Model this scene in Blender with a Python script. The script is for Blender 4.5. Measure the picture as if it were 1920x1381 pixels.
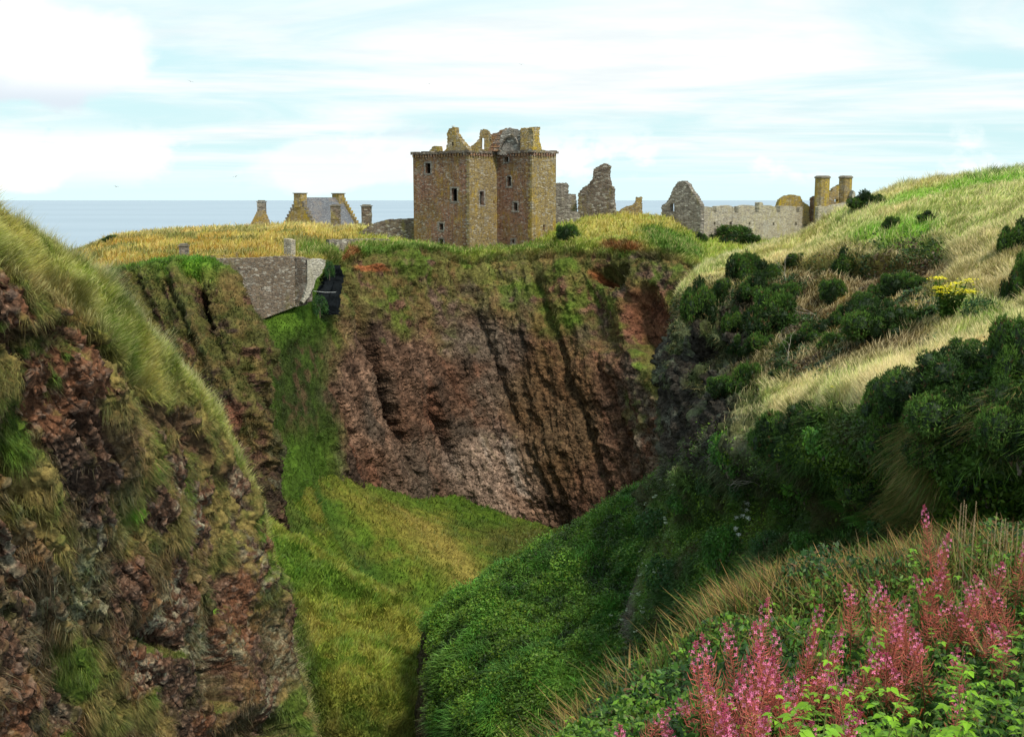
import bpy, math, random
import numpy as np
from mathutils import Vector, Euler, geometry

for o in list(bpy.data.objects):
    bpy.data.objects.remove(o)
SC = bpy.context.scene
COL = SC.collection
R = math.radians

# ---------------------------------------------------------------- camera
F = 2059.0                       # focal length in photo pixels (photo 1920 x 1381)
PITCH = math.atan(316.0 / F)
EYE = np.array([0.0, 0.0, 50.0])
cam_d = bpy.data.cameras.new('camera')
cam = bpy.data.objects.new('camera', cam_d)
COL.objects.link(cam)
cam.location = EYE
cam.rotation_euler = (R(90) - PITCH, 0, 0)
cam_d.sensor_fit = 'HORIZONTAL'
cam_d.sensor_width = 36.0
cam_d.lens = 36.0 * F / 1920.0
cam_d.clip_start = 0.3
cam_d.clip_end = 120000.0
SC.camera = cam
SC.render.resolution_x = 1024
SC.render.resolution_y = 736

# ---------------------------------------------------------------- light
SC.view_settings.view_transform = 'Standard'
SC.view_settings.look = 'None'
SC.view_settings.exposure = 0.16
SC.view_settings.gamma = 1.0
SUN_EL, SUN_AZ = 52.0, 146.0       # azimuth clockwise from +Y (the view direction)
sd = bpy.data.lights.new('sun', 'SUN')
sd.energy = 3.6
sd.angle = R(9)
sd.color = (1.0, 0.93, 0.78)
sun = bpy.data.objects.new('sun', sd)
COL.objects.link(sun)
sv = Vector((math.sin(R(SUN_AZ)) * math.cos(R(SUN_EL)), math.cos(R(SUN_AZ)) * math.cos(R(SUN_EL)), math.sin(R(SUN_EL))))
sun.rotation_euler = sv.to_track_quat('Z', 'Y').to_euler()
sun.location = (60, -40, 120)

W = bpy.data.worlds.new('World')
SC.world = W
W.use_nodes = True
nt = W.node_tree
nt.nodes.clear()


class NT:
    """small helper for building node trees"""
    def __init__(s, tree):
        s.t = tree

    def n(s, typ, ins=None, **kw):
        nd = s.t.nodes.new(typ)
        for k, v in kw.items():
            setattr(nd, k, v)
        for k, v in (ins or {}).items():
            sock = nd.inputs[k]
            if isinstance(v, bpy.types.NodeSocket):
                s.t.links.new(v, sock)
            else:
                sock.default_value = v
        return nd

    def math(s, op, a, b=0.0, c=None, clamp=False):
        ins = {0: a, 1: b}
        if c is not None:
            ins[2] = c
        nd = s.n('ShaderNodeMath', ins, operation=op)
        nd.use_clamp = clamp
        return nd.outputs[0]

    def mix(s, f, a, b, mode='MIX'):
        nd = s.n('ShaderNodeMix', None, data_type='RGBA', blend_type=mode)
        nd.clamp_factor = True
        for i, v in ((0, f), (6, a), (7, b)):
            if isinstance(v, bpy.types.NodeSocket):
                s.t.links.new(v, nd.inputs[i])
            else:
                nd.inputs[i].default_value = v if i == 0 else (tuple(v) + (1,))[:4]
        return nd.outputs[2]

    def noise(s, vec, scale, detail=4, rough=0.55, dist=0.0):
        nd = s.n('ShaderNodeTexNoise', {'Vector': vec, 'Scale': scale, 'Detail': detail, 'Roughness': rough, 'Distortion': dist})
        return nd.outputs[0]

    def ramp(s, f, lo, hi, a=0.0, b=1.0):
        nd = s.n('ShaderNodeMapRange', {0: f, 1: lo, 2: hi, 3: a, 4: b}, interpolation_type='SMOOTHSTEP')
        return nd.outputs[0]


w = NT(nt)
sky = w.n('ShaderNodeTexSky', None, sky_type='NISHITA')
sky.sun_disc = False
sky.sun_elevation = R(SUN_EL)
sky.sun_rotation = R(SUN_AZ)
sky.altitude = 50
sky.air_density = 1.0
sky.dust_density = 1.5
tc = w.n('ShaderNodeTexCoord')
sep = w.n('ShaderNodeSeparateXYZ', {0: tc.outputs['Generated']})
zz = w.math('MAXIMUM', sep.outputs[2], 0.0)
den = w.math('ADD', zz, 0.045)
cx_ = w.math('DIVIDE', sep.outputs[0], den)
cy_ = w.math('DIVIDE', sep.outputs[1], den)
cv = w.n('ShaderNodeCombineXYZ', {0: cx_, 1: w.math('MULTIPLY', cy_, 1.5), 2: 3.7})
hi1 = w.noise(cv.outputs[0], 0.36, 6, 0.55, 0.6)
layer = w.ramp(hi1, 0.36, 0.66)
hi2 = w.noise(cv.outputs[0], 1.1, 5, 0.6)
# low cumulus bank just above the horizon
cv2 = w.n('ShaderNodeCombineXYZ', {0: w.math('MULTIPLY', sep.outputs[0], 9.0), 1: 1.3, 2: w.math('MULTIPLY', sep.outputs[2], 15.0)})
lo1 = w.noise(cv2.outputs[0], 1.0, 7, 0.6, 0.2)
lowband = w.math('MULTIPLY', w.ramp(sep.outputs[2], 0.004, 0.03), w.ramp(sep.outputs[2], 0.075, 0.04))
low = w.math('MULTIPLY', w.ramp(lo1, 0.5, 0.6), lowband)
# big cumulus heaps of the upper left
cv3 = w.n('ShaderNodeCombineXYZ', {0: w.math('MULTIPLY', sep.outputs[0], 5.0), 1: 7.3, 2: w.math('MULTIPLY', sep.outputs[2], 8.0)})
lf = w.noise(cv3.outputs[0], 1.0, 7, 0.58, 0.2)


def puff(cx, cz, rx, rz):
    dx = w.math('DIVIDE', w.math('SUBTRACT', sep.outputs[0], cx), rx)
    dz = w.math('DIVIDE', w.math('SUBTRACT', sep.outputs[2], cz), rz)
    r_ = w.math('SQRT', w.math('ADD', w.math('MULTIPLY', dx, dx), w.math('MULTIPLY', dz, dz)))
    r_ = w.math('ADD', r_, w.math('MULTIPLY', w.math('SUBTRACT', lf, 0.5), 2.6))
    return w.ramp(r_, 1.12, 0.82)


heap = w.math('MAXIMUM', puff(-0.385, 0.112, 0.075, 0.038), w.math('MAXIMUM', puff(-0.425, 0.028, 0.05, 0.022), w.math('MAXIMUM', puff(-0.43, 0.165, 0.05, 0.02), w.math('MULTIPLY', puff(-0.15, 0.035, 0.09, 0.028), 0.6))))
clear = w.mix(0.85, w.mix(1.0, sky.outputs[0], (0.1, 0.1, 0.1), 'MULTIPLY'), (0.64, 0.90, 0.93))
cloudc = w.mix(w.ramp(hi2, 0.38, 0.68), (1.01, 1.0, 0.99), (0.85, 0.88, 0.89))
c1 = w.mix(w.math('MULTIPLY', layer, 0.85), clear, cloudc)
c1b = w.mix(w.ramp(sep.outputs[2], 0.06, 0.0), c1, (0.72, 0.92, 0.94))
c2 = w.mix(w.math('MULTIPLY', low, 0.75), c1b, (1.0, 1.0, 1.0))
c3 = w.mix(heap, c2, w.mix(w.math('MULTIPLY', w.ramp(sep.outputs[2], 0.078, 0.11), 1.0), w.mix(w.ramp(sep.outputs[2], 0.05, 0.06), (0.98, 1.0, 1.0), (0.70, 0.78, 0.85)), w.mix(w.ramp(lf, 0.40, 0.5), (0.90, 0.95, 0.97), (1.05, 1.05, 1.05))))
# below the horizon: dull
c4 = w.mix(w.ramp(sep.outputs[2], -0.02, -0.002, 1.0, 0.0), c3, (0.25, 0.3, 0.33))
bg = w.n('ShaderNodeBackground', {'Color': c4, 'Strength': 1.0})
out = w.n('ShaderNodeOutputWorld', {0: bg.outputs[0]})

# ---------------------------------------------------------------- pixel / world
CP, SP = math.cos(PITCH), math.sin(PITCH)


def P(px, py, d):
    """world point that lies at forward distance d and is seen at photo pixel (px,py)"""
    px, py, d = np.asarray(px, float), np.asarray(py, float), np.asarray(d, float)
    u = (px - 960.0) / F
    v = (690.5 - py) / F
    dy = CP + v * SP
    dz = -SP + v * CP
    k = d / dy
    return np.stack([EYE[0] + u * k, EYE[1] + dy * k, EYE[2] + dz * k], -1)


def proj(X):
    r = X - EYE
    dep = r[..., 1] * CP - r[..., 2] * SP
    up = r[..., 1] * SP + r[..., 2] * CP
    return 960 + F * r[..., 0] / dep, 690.5 - F * up / dep


# ---------------------------------------------------------------- noise (numpy)
_rg = np.random.RandomState(5)
TAB = _rg.rand(64, 64, 64).astype(np.float32)


def vnoise(X, s=1.0, off=0.0):
    q = X.astype(np.float32) * np.float32(s) + np.float32(off)
    i = np.floor(q).astype(np.int32)
    f = q - i
    f = f * f * (3 - 2 * f)
    i0 = i & 63
    i1 = (i + 1) & 63
    x0, y0, z0 = i0[..., 0], i0[..., 1], i0[..., 2]
    x1, y1, z1 = i1[..., 0], i1[..., 1], i1[..., 2]
    fx, fy, fz = f[..., 0], f[..., 1], f[..., 2]
    a = TAB[x0, y0, z0] * (1 - fx) + TAB[x1, y0, z0] * fx
    b = TAB[x0, y1, z0] * (1 - fx) + TAB[x1, y1, z0] * fx
    c = TAB[x0, y0, z1] * (1 - fx) + TAB[x1, y0, z1] * fx
    d = TAB[x0, y1, z1] * (1 - fx) + TAB[x1, y1, z1] * fx
    return (a * (1 - fy) + b * fy) * (1 - fz) + (c * (1 - fy) + d * fy) * fz


def fbm(X, s=1.0, o=4, g=0.5, off=0.0):
    r = 0
    a = 1.0
    t = 0
    for k in range(o):
        r = r + a * vnoise(X, s * 2.03 ** k, off + 17.3 * k)
        t += a
        a *= g
    return r / t


def ridged(X, s=1.0, o=4, off=0.0):
    r = 0
    a = 1.0
    t = 0
    for k in range(o):
        n_ = 1 - np.abs(2 * vnoise(X, s * 2.1 ** k, off + 11.1 * k) - 1)
        r = r + a * n_ * n_
        t += a
        a *= 0.5
    return r / t


def worley(X, s, off=0.0):
    """distance to nearest feature point (cells) and a random value of that cell"""
    q = X.astype(np.float32) * np.float32(s) + np.float32(off)
    i = np.floor(q).astype(np.int32)
    best = np.full(q.shape[:-1], 9.0, np.float32)
    val = np.zeros(q.shape[:-1], np.float32)
    for dx in (-1, 0, 1):
        for dy in (-1, 0, 1):
            for dz in (-1, 0, 1):
                c = i + np.array([dx, dy, dz], np.int32)
                a, b, g = c[..., 0] & 63, c[..., 1] & 63, c[..., 2] & 63
                j = np.stack([TAB[a, b, g], TAB[b, g, a], TAB[g, a, b]], -1)
                r = ((c + j - q) ** 2).sum(-1)
                m = r < best
                best = np.where(m, r, best)
                val = np.where(m, TAB[(a + 7) & 63, (b + 3) & 63, g], val)
    return np.sqrt(best), val


def sstep(x, a, b):
    t = np.clip((x - a) / (b - a), 0, 1)
    return t * t * (3 - 2 * t)


def C(*a):
    return np.array(a, np.float32)


def mixc(a, b, t):
    return a * (1 - t[..., None]) + b * t[..., None]


# ---------------------------------------------------------------- objects
def tag(o, label=None, cat=None, group=None, kind=None):
    if label: o['label'] = label
    if cat: o['category'] = cat
    if group: o['group'] = group
    if kind: o['kind'] = kind
    return o


def empty(name, loc, rz=0.0, label=None, cat=None, group=None):
    o = bpy.data.objects.new(name, None)
    COL.objects.link(o)
    o.location = [float(v) for v in loc]
    o.rotation_euler = (0, 0, rz)
    o.empty_display_size = 0.3
    return tag(o, label, cat, group)


def mesh_np(name, V, faces_loops, starts, totals, mat, parent=None, col=None, smooth=False):
    me = bpy.data.meshes.new(name)
    V = np.ascontiguousarray(V, np.float32)
    me.vertices.add(len(V))
    me.vertices.foreach_set('co', V.ravel())
    me.loops.add(len(faces_loops))
    me.loops.foreach_set('vertex_index', np.ascontiguousarray(faces_loops, np.int32))
    me.polygons.add(len(starts))
    me.polygons.foreach_set('loop_start', np.ascontiguousarray(starts, np.int32))
    me.polygons.foreach_set('loop_total', np.ascontiguousarray(totals, np.int32))
    me.polygons.foreach_set('use_smooth', np.full(len(starts), smooth, bool))
    me.update(calc_edges=True)
    if col is not None:
        if col.shape[1] == 3:
            col = np.concatenate([col, np.ones((len(col), 1))], 1)
        a = me.color_attributes.new('Col', 'FLOAT_COLOR', 'POINT')
        a.data.foreach_set('color', np.ascontiguousarray(col, np.float32).ravel())
    me.materials.append(mat)
    o = bpy.data.objects.new(name, me)
    COL.objects.link(o)
    if parent is not None:
        o.parent = parent
    return o


def mesh_poly(name, V, Fc, mat, parent=None, col=None, smooth=False):
    lo = []
    st = []
    to = []
    for f in Fc:
        st.append(len(lo))
        to.append(len(f))
        lo.extend(f)
    return mesh_np(name, np.array(V, float).reshape(-1, 3), lo, st, to, mat, parent, None if col is None else np.array(col, float), smooth)


class MB:
    """collects shapes with per-vertex colour, builds ONE mesh object"""
    def __init__(s):
        s.V, s.L, s.S, s.T, s.K = [], [], [], [], []
        s.nv = 0
        s.nl = 0

    def add(s, V, Fc, col=(0.5, 0.5, 0.5)):
        V = np.asarray(V, float).reshape(-1, 3)
        s.V.append(V)
        c = np.asarray(col, float)
        s.K.append(np.broadcast_to(c, (len(V), 3)) if c.ndim == 1 else c)
        for f in Fc:
            s.S.append(s.nl)
            s.T.append(len(f))
            s.L.extend([i + s.nv for i in f])
            s.nl += len(f)
        s.nv += len(V)

    def box(s, c, size, rz=0.0, col=(0.5, 0.5, 0.5), jit=0.0, taper=1.0):
        c = np.asarray(c, float)
        hx, hy, hz = [v / 2 for v in size]
        V = np.array([[x, y, z] for z in (-1, 1) for y in (-1, 1) for x in (-1, 1)], float)
        V[4:, :2] *= taper
        V = V * [hx, hy, hz]
        if jit: V += np.random.uniform(-jit, jit, V.shape)
        ca, sa = math.cos(rz), math.sin(rz)
        V = np.stack([V[:, 0] * ca - V[:, 1] * sa, V[:, 0] * sa + V[:, 1] * ca, V[:, 2]], 1) + c
        s.add(V, [(0, 2, 3, 1), (4, 5, 7, 6), (0, 1, 5, 4), (2, 6, 7, 3), (0, 4, 6, 2), (1, 3, 7, 5)], col)

    def tube(s, pts, rad, n=5, col=(0.5, 0.5, 0.5)):
        pts = np.asarray(pts, float)
        m = len(pts)
        rad = np.broadcast_to(np.asarray(rad, float), (m,))
        V = []
        for i in range(m):
            t = pts[min(i + 1, m - 1)] - pts[max(i - 1, 0)]
            t = t / (np.linalg.norm(t) + 1e-9)
            a = np.cross(t, [0.3, 0.9, 0.2])
            a /= np.linalg.norm(a) + 1e-9
            b = np.cross(t, a)
            for k in range(n):
                w_ = 2 * math.pi * k / n
                V.append(pts[i] + rad[i] * (a * math.cos(w_) + b * math.sin(w_)))
        Fc = []
        for i in range(m - 1):
            for k in range(n):
                Fc.append((i * n + k, i * n + (k + 1) % n, (i + 1) * n + (k + 1) % n, (i + 1) * n + k))
        Fc.append(tuple(range(n - 1, -1, -1)))
        Fc.append(tuple(range((m - 1) * n, m * n)))
        s.add(V, Fc, col)

    def raw(s, V, tris, col):
        """V (n,3), tris (m,3) arrays, col (n,3)"""
        V = np.asarray(V, float)
        m = len(tris)
        s.V.append(V)
        s.K.append(col)
        s.L.extend((np.asarray(tris) + s.nv).ravel().tolist())
        s.S.extend((s.nl + 3 * np.arange(m)).tolist())
        s.T.extend([3] * m)
        s.nl += 3 * m
        s.nv += len(V)

    def build(s, name, mat, parent=None, smooth=False):
        return mesh_np(name, np.concatenate(s.V), s.L, s.S, s.T, mat, parent, np.concatenate(s.K), smooth)


def copy_tree(o, parent=None):
    c = o.copy()
    COL.objects.link(c)
    c.parent = parent
    for ch in list(o.children):
        copy_tree(ch, c)
    return c


def bbox_clean(o):
    return o


# ---------------------------------------------------------------- materials
MATS = {}


def new_mat(name):
    m = bpy.data.materials.new(name)
    m.use_nodes = True
    m.node_tree.nodes.clear()
    return m, NT(m.node_tree)


def finish(m, t, colr, rough=0.9, bump=None, spec=0.2, trans=None):
    ins = {'Base Color': colr, 'Roughness': rough, 'Specular IOR Level': spec}
    if bump is not None:
        ins['Normal'] = bump
    b = t.n('ShaderNodeBsdfPrincipled', ins)
    sh = b.outputs[0]
    if trans:
        tr = t.n('ShaderNodeBsdfTranslucent', {'Color': colr})
        mx = t.n('ShaderNodeMixShader', {0: trans, 1: sh, 2: tr.outputs[0]})
        sh = mx.outputs[0]
    t.n('ShaderNodeOutputMaterial', {0: sh})
    return m


def ground_mat(name, sc, bump=0.5, dist=0.2):
    """terrain: base colour from the surface's own colour layer, broken up by grit, cracks and pebbles. alpha = how rocky"""
    m, t = new_mat(name)
    at = t.n('ShaderNodeAttribute', None, attribute_name='Col')
    g = t.n('ShaderNodeNewGeometry')
    p = g.outputs['Position']
    n1 = t.noise(p, sc, 6, 0.65)
    n2 = t.noise(p, sc * 5, 4, 0.7)
    vor = t.n('ShaderNodeTexVoronoi', {'Vector': p, 'Scale': sc * 3.0, 'Randomness': 1.0})
    k1 = t.ramp(n1, 0.25, 0.75, 0.5, 1.5)
    k2 = t.ramp(n2, 0.25, 0.75, 0.62, 1.38)
    k = t.math('MULTIPLY', k1, k2)
    sepc = t.n('ShaderNodeSeparateColor', {0: vor.outputs['Color']})
    pk = t.ramp(sepc.outputs[0], 0, 1, 0.6, 1.35)
    rocky = at.outputs['Alpha']
    kk = t.math('MULTIPLY', k, t.math('ADD', t.math('MULTIPLY', rocky, t.math('SUBTRACT', pk, 1.0)), 1.0))
    vm = t.n('ShaderNodeVectorMath', {0: at.outputs['Color']}, operation='SCALE')
    t.t.links.new(kk, vm.inputs['Scale'])
    h = t.math('ADD', t.math('MULTIPLY', n1, 1.0), t.math('MULTIPLY', n2, 0.4))
    h2 = t.math('ADD', h, t.math('MULTIPLY', rocky, t.math('MULTIPLY', t.ramp(vor.outputs['Distance'], 0.0, 0.6, 1.0, 0.0), 0.5)))
    b = t.n('ShaderNodeBump', {'Strength': bump, 'Distance': dist, 'Height': h2})
    return finish(m, t, vm.outputs[0], 0.95, b.outputs[0], 0.1)


def leaf_mat(name, trans=0.25, rough=0.6, var=0.25):
    m, t = new_mat(name)
    at = t.n('ShaderNodeAttribute', None, attribute_name='Col')
    g = t.n('ShaderNodeNewGeometry')
    n1 = t.noise(g.outputs['Position'], 6.0, 2, 0.6)
    vm = t.n('ShaderNodeVectorMath', {0: at.outputs['Color']}, operation='SCALE')
    t.t.links.new(t.ramp(n1, 0.2, 0.8, 1 - var, 1 + var), vm.inputs['Scale'])
    return finish(m, t, vm.outputs[0], rough, None, 0.25, trans)


def stone_mat(name, c_a, c_b, c_dark, lichen, lich_amt, sc=1.0, mortar=(0.3, 0.28, 0.25), pale=0.3, zl=None, lich_scale=0.25):
    m, t = new_mat(name)
    g = t.n('ShaderNodeNewGeometry')
    mp = t.n('ShaderNodeMapping', {0: g.outputs['Position'], 'Scale': (1.9 * sc, 1.9 * sc, 5.0 * sc)})
    wob = t.n('ShaderNodeVectorMath', {0: mp.outputs[0], 1: t.n('ShaderNodeVectorMath', {0: t.n('ShaderNodeTexNoise', {'Vector': g.outputs['Position'], 'Scale': 1.2}).outputs[1], 1: (0.6, 0.6, 0.6)}, operation='MULTIPLY').outputs[0]}, operation='ADD')
    vor = t.n('ShaderNodeTexVoronoi', {'Vector': wob.outputs[0], 'Scale': 1.0, 'Randomness': 0.85})
    edge = t.n('ShaderNodeTexVoronoi', {'Vector': wob.outputs[0], 'Scale': 1.0, 'Randomness': 0.85}, feature='DISTANCE_TO_EDGE')
    sc_ = t.n('ShaderNodeSeparateColor', {0: vor.outputs['Color']})
    big = t.noise(g.outputs['Position'], 0.22, 5, 0.65, 0.4)
    base = t.mix(t.ramp(big, 0.35, 0.65), c_a, c_b)
    st = t.mix(t.ramp(sc_.outputs[0], 0.45, 1.0, 0, 0.75), base, c_dark)
    st = t.mix(t.ramp(sc_.outputs[1], 0.72, 1.0, 0, pale), st, (0.62, 0.58, 0.52))
    st = t.mix(t.ramp(edge.outputs[0], 0.10, 0.02, 0, 0.6), st, mortar)
    stv = t.n('ShaderNodeMapping', {0: g.outputs['Position'], 'Scale': (1.2, 1.2, 0.12)})
    streak = t.noise(stv.outputs[0], 1.0, 4, 0.6)
    l1 = t.noise(g.outputs['Position'], lich_scale, 6, 0.7, 0.6)
    lm = t.math('MULTIPLY', t.ramp(t.math('ADD', t.math('MULTIPLY', l1, 0.65), t.math('MULTIPLY', streak, 0.35)), 0.62 - 0.3 * lich_amt, 0.78 - 0.3 * lich_amt), 0.9)
    cc = t.mix(lm, st, lichen)
    stw = t.n('ShaderNodeMapping', {0: g.outputs['Position'], 'Scale': (1.6, 1.6, 0.10)})
    damp = t.noise(stw.outputs[0], 1.3, 5, 0.65)
    cc = t.mix(t.ramp(damp, 0.52, 0.72, 0, 0.65), cc, c_dark)
    rep = t.noise(g.outputs['Position'], 0.45, 3, 0.5)
    cc = t.mix(t.ramp(rep, 0.60, 0.66, 0, 0.35), cc, mortar)
    fine = t.noise(g.outputs['Position'], 6.0, 4, 0.7)
    cc = t.n('ShaderNodeVectorMath', {0: cc}, operation='SCALE')
    t.t.links.new(t.ramp(fine, 0.25, 0.75, 0.62, 1.38), cc.inputs['Scale'])
    hh = t.math('ADD', t.ramp(edge.outputs[0], 0.0, 0.12), t.math('MULTIPLY', fine, 0.6))
    b = t.n('ShaderNodeBump', {'Strength': 0.9, 'Distance': 0.12, 'Height': hh})
    return finish(m, t, cc.outputs[0], 0.95, b.outputs[0], 0.1)


def plain_mat(name, col, rough=0.8, sc=3.0, var=0.3, spec=0.2, attr=False, trans=None):
    m, t = new_mat(name)
    g = t.n('ShaderNodeNewGeometry')
    n1 = t.noise(g.outputs['Position'], sc, 4, 0.65)
    if attr:
        src = t.n('ShaderNodeAttribute', None, attribute_name='Col').outputs['Color']
    else:
        src = tuple(col)
    vm = t.n('ShaderNodeVectorMath', {0: src if attr else src[:3]}, operation='SCALE')
    t.t.links.new(t.ramp(n1, 0.25, 0.75, 1 - var, 1 + var), vm.inputs['Scale'])
    b = t.n('ShaderNodeBump', {'Strength': 0.3, 'Distance': 0.03, 'Height': n1})
    return finish(m, t, vm.outputs[0], rough, b.outputs[0], spec, trans)


M_NEAR = ground_mat('conglomerate_near', 3.0, 0.7, 0.08)
M_MID = ground_mat('conglomerate_mid', 1.3, 1.0, 0.3)
M_FAR = ground_mat('conglomerate_far', 0.8, 0.9, 0.5)
M_GRASS = leaf_mat('grass_blades', 0.14, 0.6, 0.25)
M_LEAF = leaf_mat('broad_leaves', 0.3, 0.45, 0.2)
M_GORSE = leaf_mat('gorse_needles', 0.12, 0.6, 0.3)
M_PETAL = leaf_mat('petals', 0.35, 0.6, 0.12)
M_BARK = plain_mat('bark', (0.12, 0.09, 0.06), 0.9, 12, 0.4, attr=True)

# ================================================================ TERRAIN
def pchip(x, Y, xq):
    """monotone cubic along axis 0 of Y (knots x), evaluated at xq"""
    x = np.asarray(x, float)
    h = np.diff(x)
    dl = np.diff(Y, axis=0) / h[:, None]
    m = np.zeros_like(Y)
    for i in range(1, len(x) - 1):
        a, b = dl[i - 1], dl[i]
        w1, w2 = 2 * h[i] + h[i - 1], h[i] + 2 * h[i - 1]
        with np.errstate(divide='ignore', invalid='ignore'):
            hm = (w1 + w2) / (w1 / a + w2 / b)
        m[i] = np.where(a * b > 0, hm, 0)
    m[0], m[-1] = dl[0], dl[-1]
    k = np.clip(np.searchsorted(x, xq, side='right') - 1, 0, len(x) - 2)
    t = ((xq - x[k]) / h[k])[:, None]
    hk = h[k][:, None]
    t2, t3 = t * t, t * t * t
    return (2 * t3 - 3 * t2 + 1) * Y[k] + (t3 - 2 * t2 + t) * hk * m[k] + (-2 * t3 + 3 * t2) * Y[k + 1] + (t3 - t2) * hk * m[k + 1]


class Sheet:
    pass


SHEETS = {}
QUAL = 1.0


def grid_normals(X):
    du = np.empty_like(X)
    dv = np.empty_like(X)
    du[:, 1:-1] = X[:, 2:] - X[:, :-2]
    du[:, 0] = X[:, 1] - X[:, 0]
    du[:, -1] = X[:, -1] - X[:, -2]
    dv[1:-1] = X[2:] - X[:-2]
    dv[0] = X[1] - X[0]
    dv[-1] = X[-1] - X[-2]
    n = np.cross(du, dv)
    n /= np.linalg.norm(n, axis=-1, keepdims=True) + 1e-9
    return n


def sheet(name, rows, step, disp, paint, mat, maxgap=400, fine=None):
    M = np.array(rows, float)
    M[..., 2] = np.log(M[..., 2])
    m, n = M.shape[:2]
    dr = np.hypot(*(np.moveaxis(np.diff(M[..., :2], axis=0), -1, 0))).mean(1).clip(12, maxgap)
    dc = np.hypot(*(np.moveaxis(np.diff(M[..., :2], axis=1), -1, 0))).mean(0).clip(12, maxgap)
    tr = np.concatenate([[0], np.cumsum(dr)])
    tcx = np.concatenate([[0], np.cumsum(dc)])
    nr, nc = int(tr[-1] / step), int(tcx[-1] / step)
    qr, qc = np.linspace(0, tr[-1], nr), np.linspace(0, tcx[-1], nc)
    A = pchip(tcx, M.transpose(1, 0, 2).reshape(n, -1), qc).reshape(nc, m, 3).transpose(1, 0, 2)
    G = pchip(tr, A.reshape(m, -1), qr).reshape(nr, nc, 3)
    X = P(G[..., 0], G[..., 1], np.exp(G[..., 2]))
    N = grid_normals(X)
    # outward = towards the camera over most of the visible part
    s = ((EYE - X) * N).sum(-1)
    if np.median(s) < 0:
        N = -N
        flip = True
    else:
        flip = False
    sh = Sheet()
    sh.name = name
    px, py = G[..., 0], G[..., 1]
    sh.row = np.broadcast_to(np.interp(qr, tr, np.arange(m))[:, None], px.shape)
    sh.colp = np.broadcast_to(np.interp(qc, tcx, np.arange(n))[None, :], px.shape)
    sh.px, sh.py = px, py
    d = disp(X, N, px, py, sh)
    X = X + N * d[..., None]
    N = grid_normals(X) * (-1 if flip else 1)
    if fine is not None:
        rock0 = fine(X, N, px, py, sh)
        X = X + N * rock0[..., None]
        N2 = grid_normals(X) * (-1 if flip else 1)
    else:
        N2 = N
    col, rock = paint(X, N, px, py, sh)
    sh.X, sh.N, sh.Nf, sh.col, sh.rock = X, N, N2, col, rock
    sh.sx, sh.sy = proj(X)
    idx = np.arange(nr * nc).reshape(nr, nc)
    a, b, c, e = idx[:-1, :-1].ravel(), idx[:-1, 1:].ravel(), idx[1:, 1:].ravel(), idx[1:, :-1].ravel()
    q = np.stack([a, b, c, e] if not flip else [a, e, c, b], 1)
    nq = len(q)
    o = mesh_np(name, X.reshape(-1, 3), q.ravel(), np.arange(nq) * 4, np.full(nq, 4), mat, None,
                np.concatenate([col.reshape(-1, 3), rock.reshape(-1, 1)], 1), True)
    tag(o, kind='structure')
    sh.obj = o
    SHEETS[name] = sh
    return sh


def at(px, py, *names):
    """point of the named terrain (or of the nearest of all) that is seen at photo pixel px,py"""
    best = None
    for nm in (names or SHEETS.keys()):
        s = SHEETS[nm]
        d2 = (s.sx - px) ** 2 + (s.sy - py) ** 2
        m = d2 < max(30.0, d2.min() * 1.5)
        ii = np.where(m.ravel())[0]
        dep = s.X.reshape(-1, 3)[ii, 1]
        k = ii[np.argmin(dep)]
        if d2.ravel()[k] > 900 and names == ():
            continue
        if best is None or s.X.reshape(-1, 3)[k, 1] < best[0][1]:
            best = (s.X.reshape(-1, 3)[k], s.N.reshape(-1, 3)[k])
    return best


def blob(px, py, cx, cy, rx, ry, ang=0.0, warp=None, soft=0.35):
    """soft patch centred on a place of the surface"""
    a = R(ang)
    dx, dy = px - cx, py - cy
    u = (dx * math.cos(a) + dy * math.sin(a)) / rx
    v = (-dx * math.sin(a) + dy * math.cos(a)) / ry
    r = np.sqrt(u * u + v * v)
    if warp is not None:
        r = r + (warp - 0.5) * 1.1
    return 1 - sstep(r, 1 - soft, 1 + soft)


# palette (linear albedo)
ROCK = C(0.104, 0.056, 0.036)
ROCKD = C(0.045, 0.029, 0.021)
ROCKR = C(0.15, 0.066, 0.040)
PINK = C(0.21, 0.125, 0.085)
REDE = C(0.26, 0.085, 0.035)
GREY = C(0.19, 0.145, 0.11)
PALE = C(0.24, 0.225, 0.155)
MOSS = C(0.12, 0.125, 0.03)
OLIVE = C(0.17, 0.16, 0.045)
GREEN = C(0.075, 0.140, 0.014)
BRIGHT = C(0.14, 0.27, 0.025)
YGREEN = C(0.24, 0.30, 0.04)
DGREEN = C(0.028, 0.07, 0.012)
GOLD = C(0.40, 0.30, 0.075)
STRAW = C(0.66, 0.54, 0.25)
BROWN = C(0.13, 0.075, 0.03)
SOIL = C(0.09, 0.05, 0.03)


def lay(col, c, m):
    return col * (1 - m[..., None]) + c * m[..., None]


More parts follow.
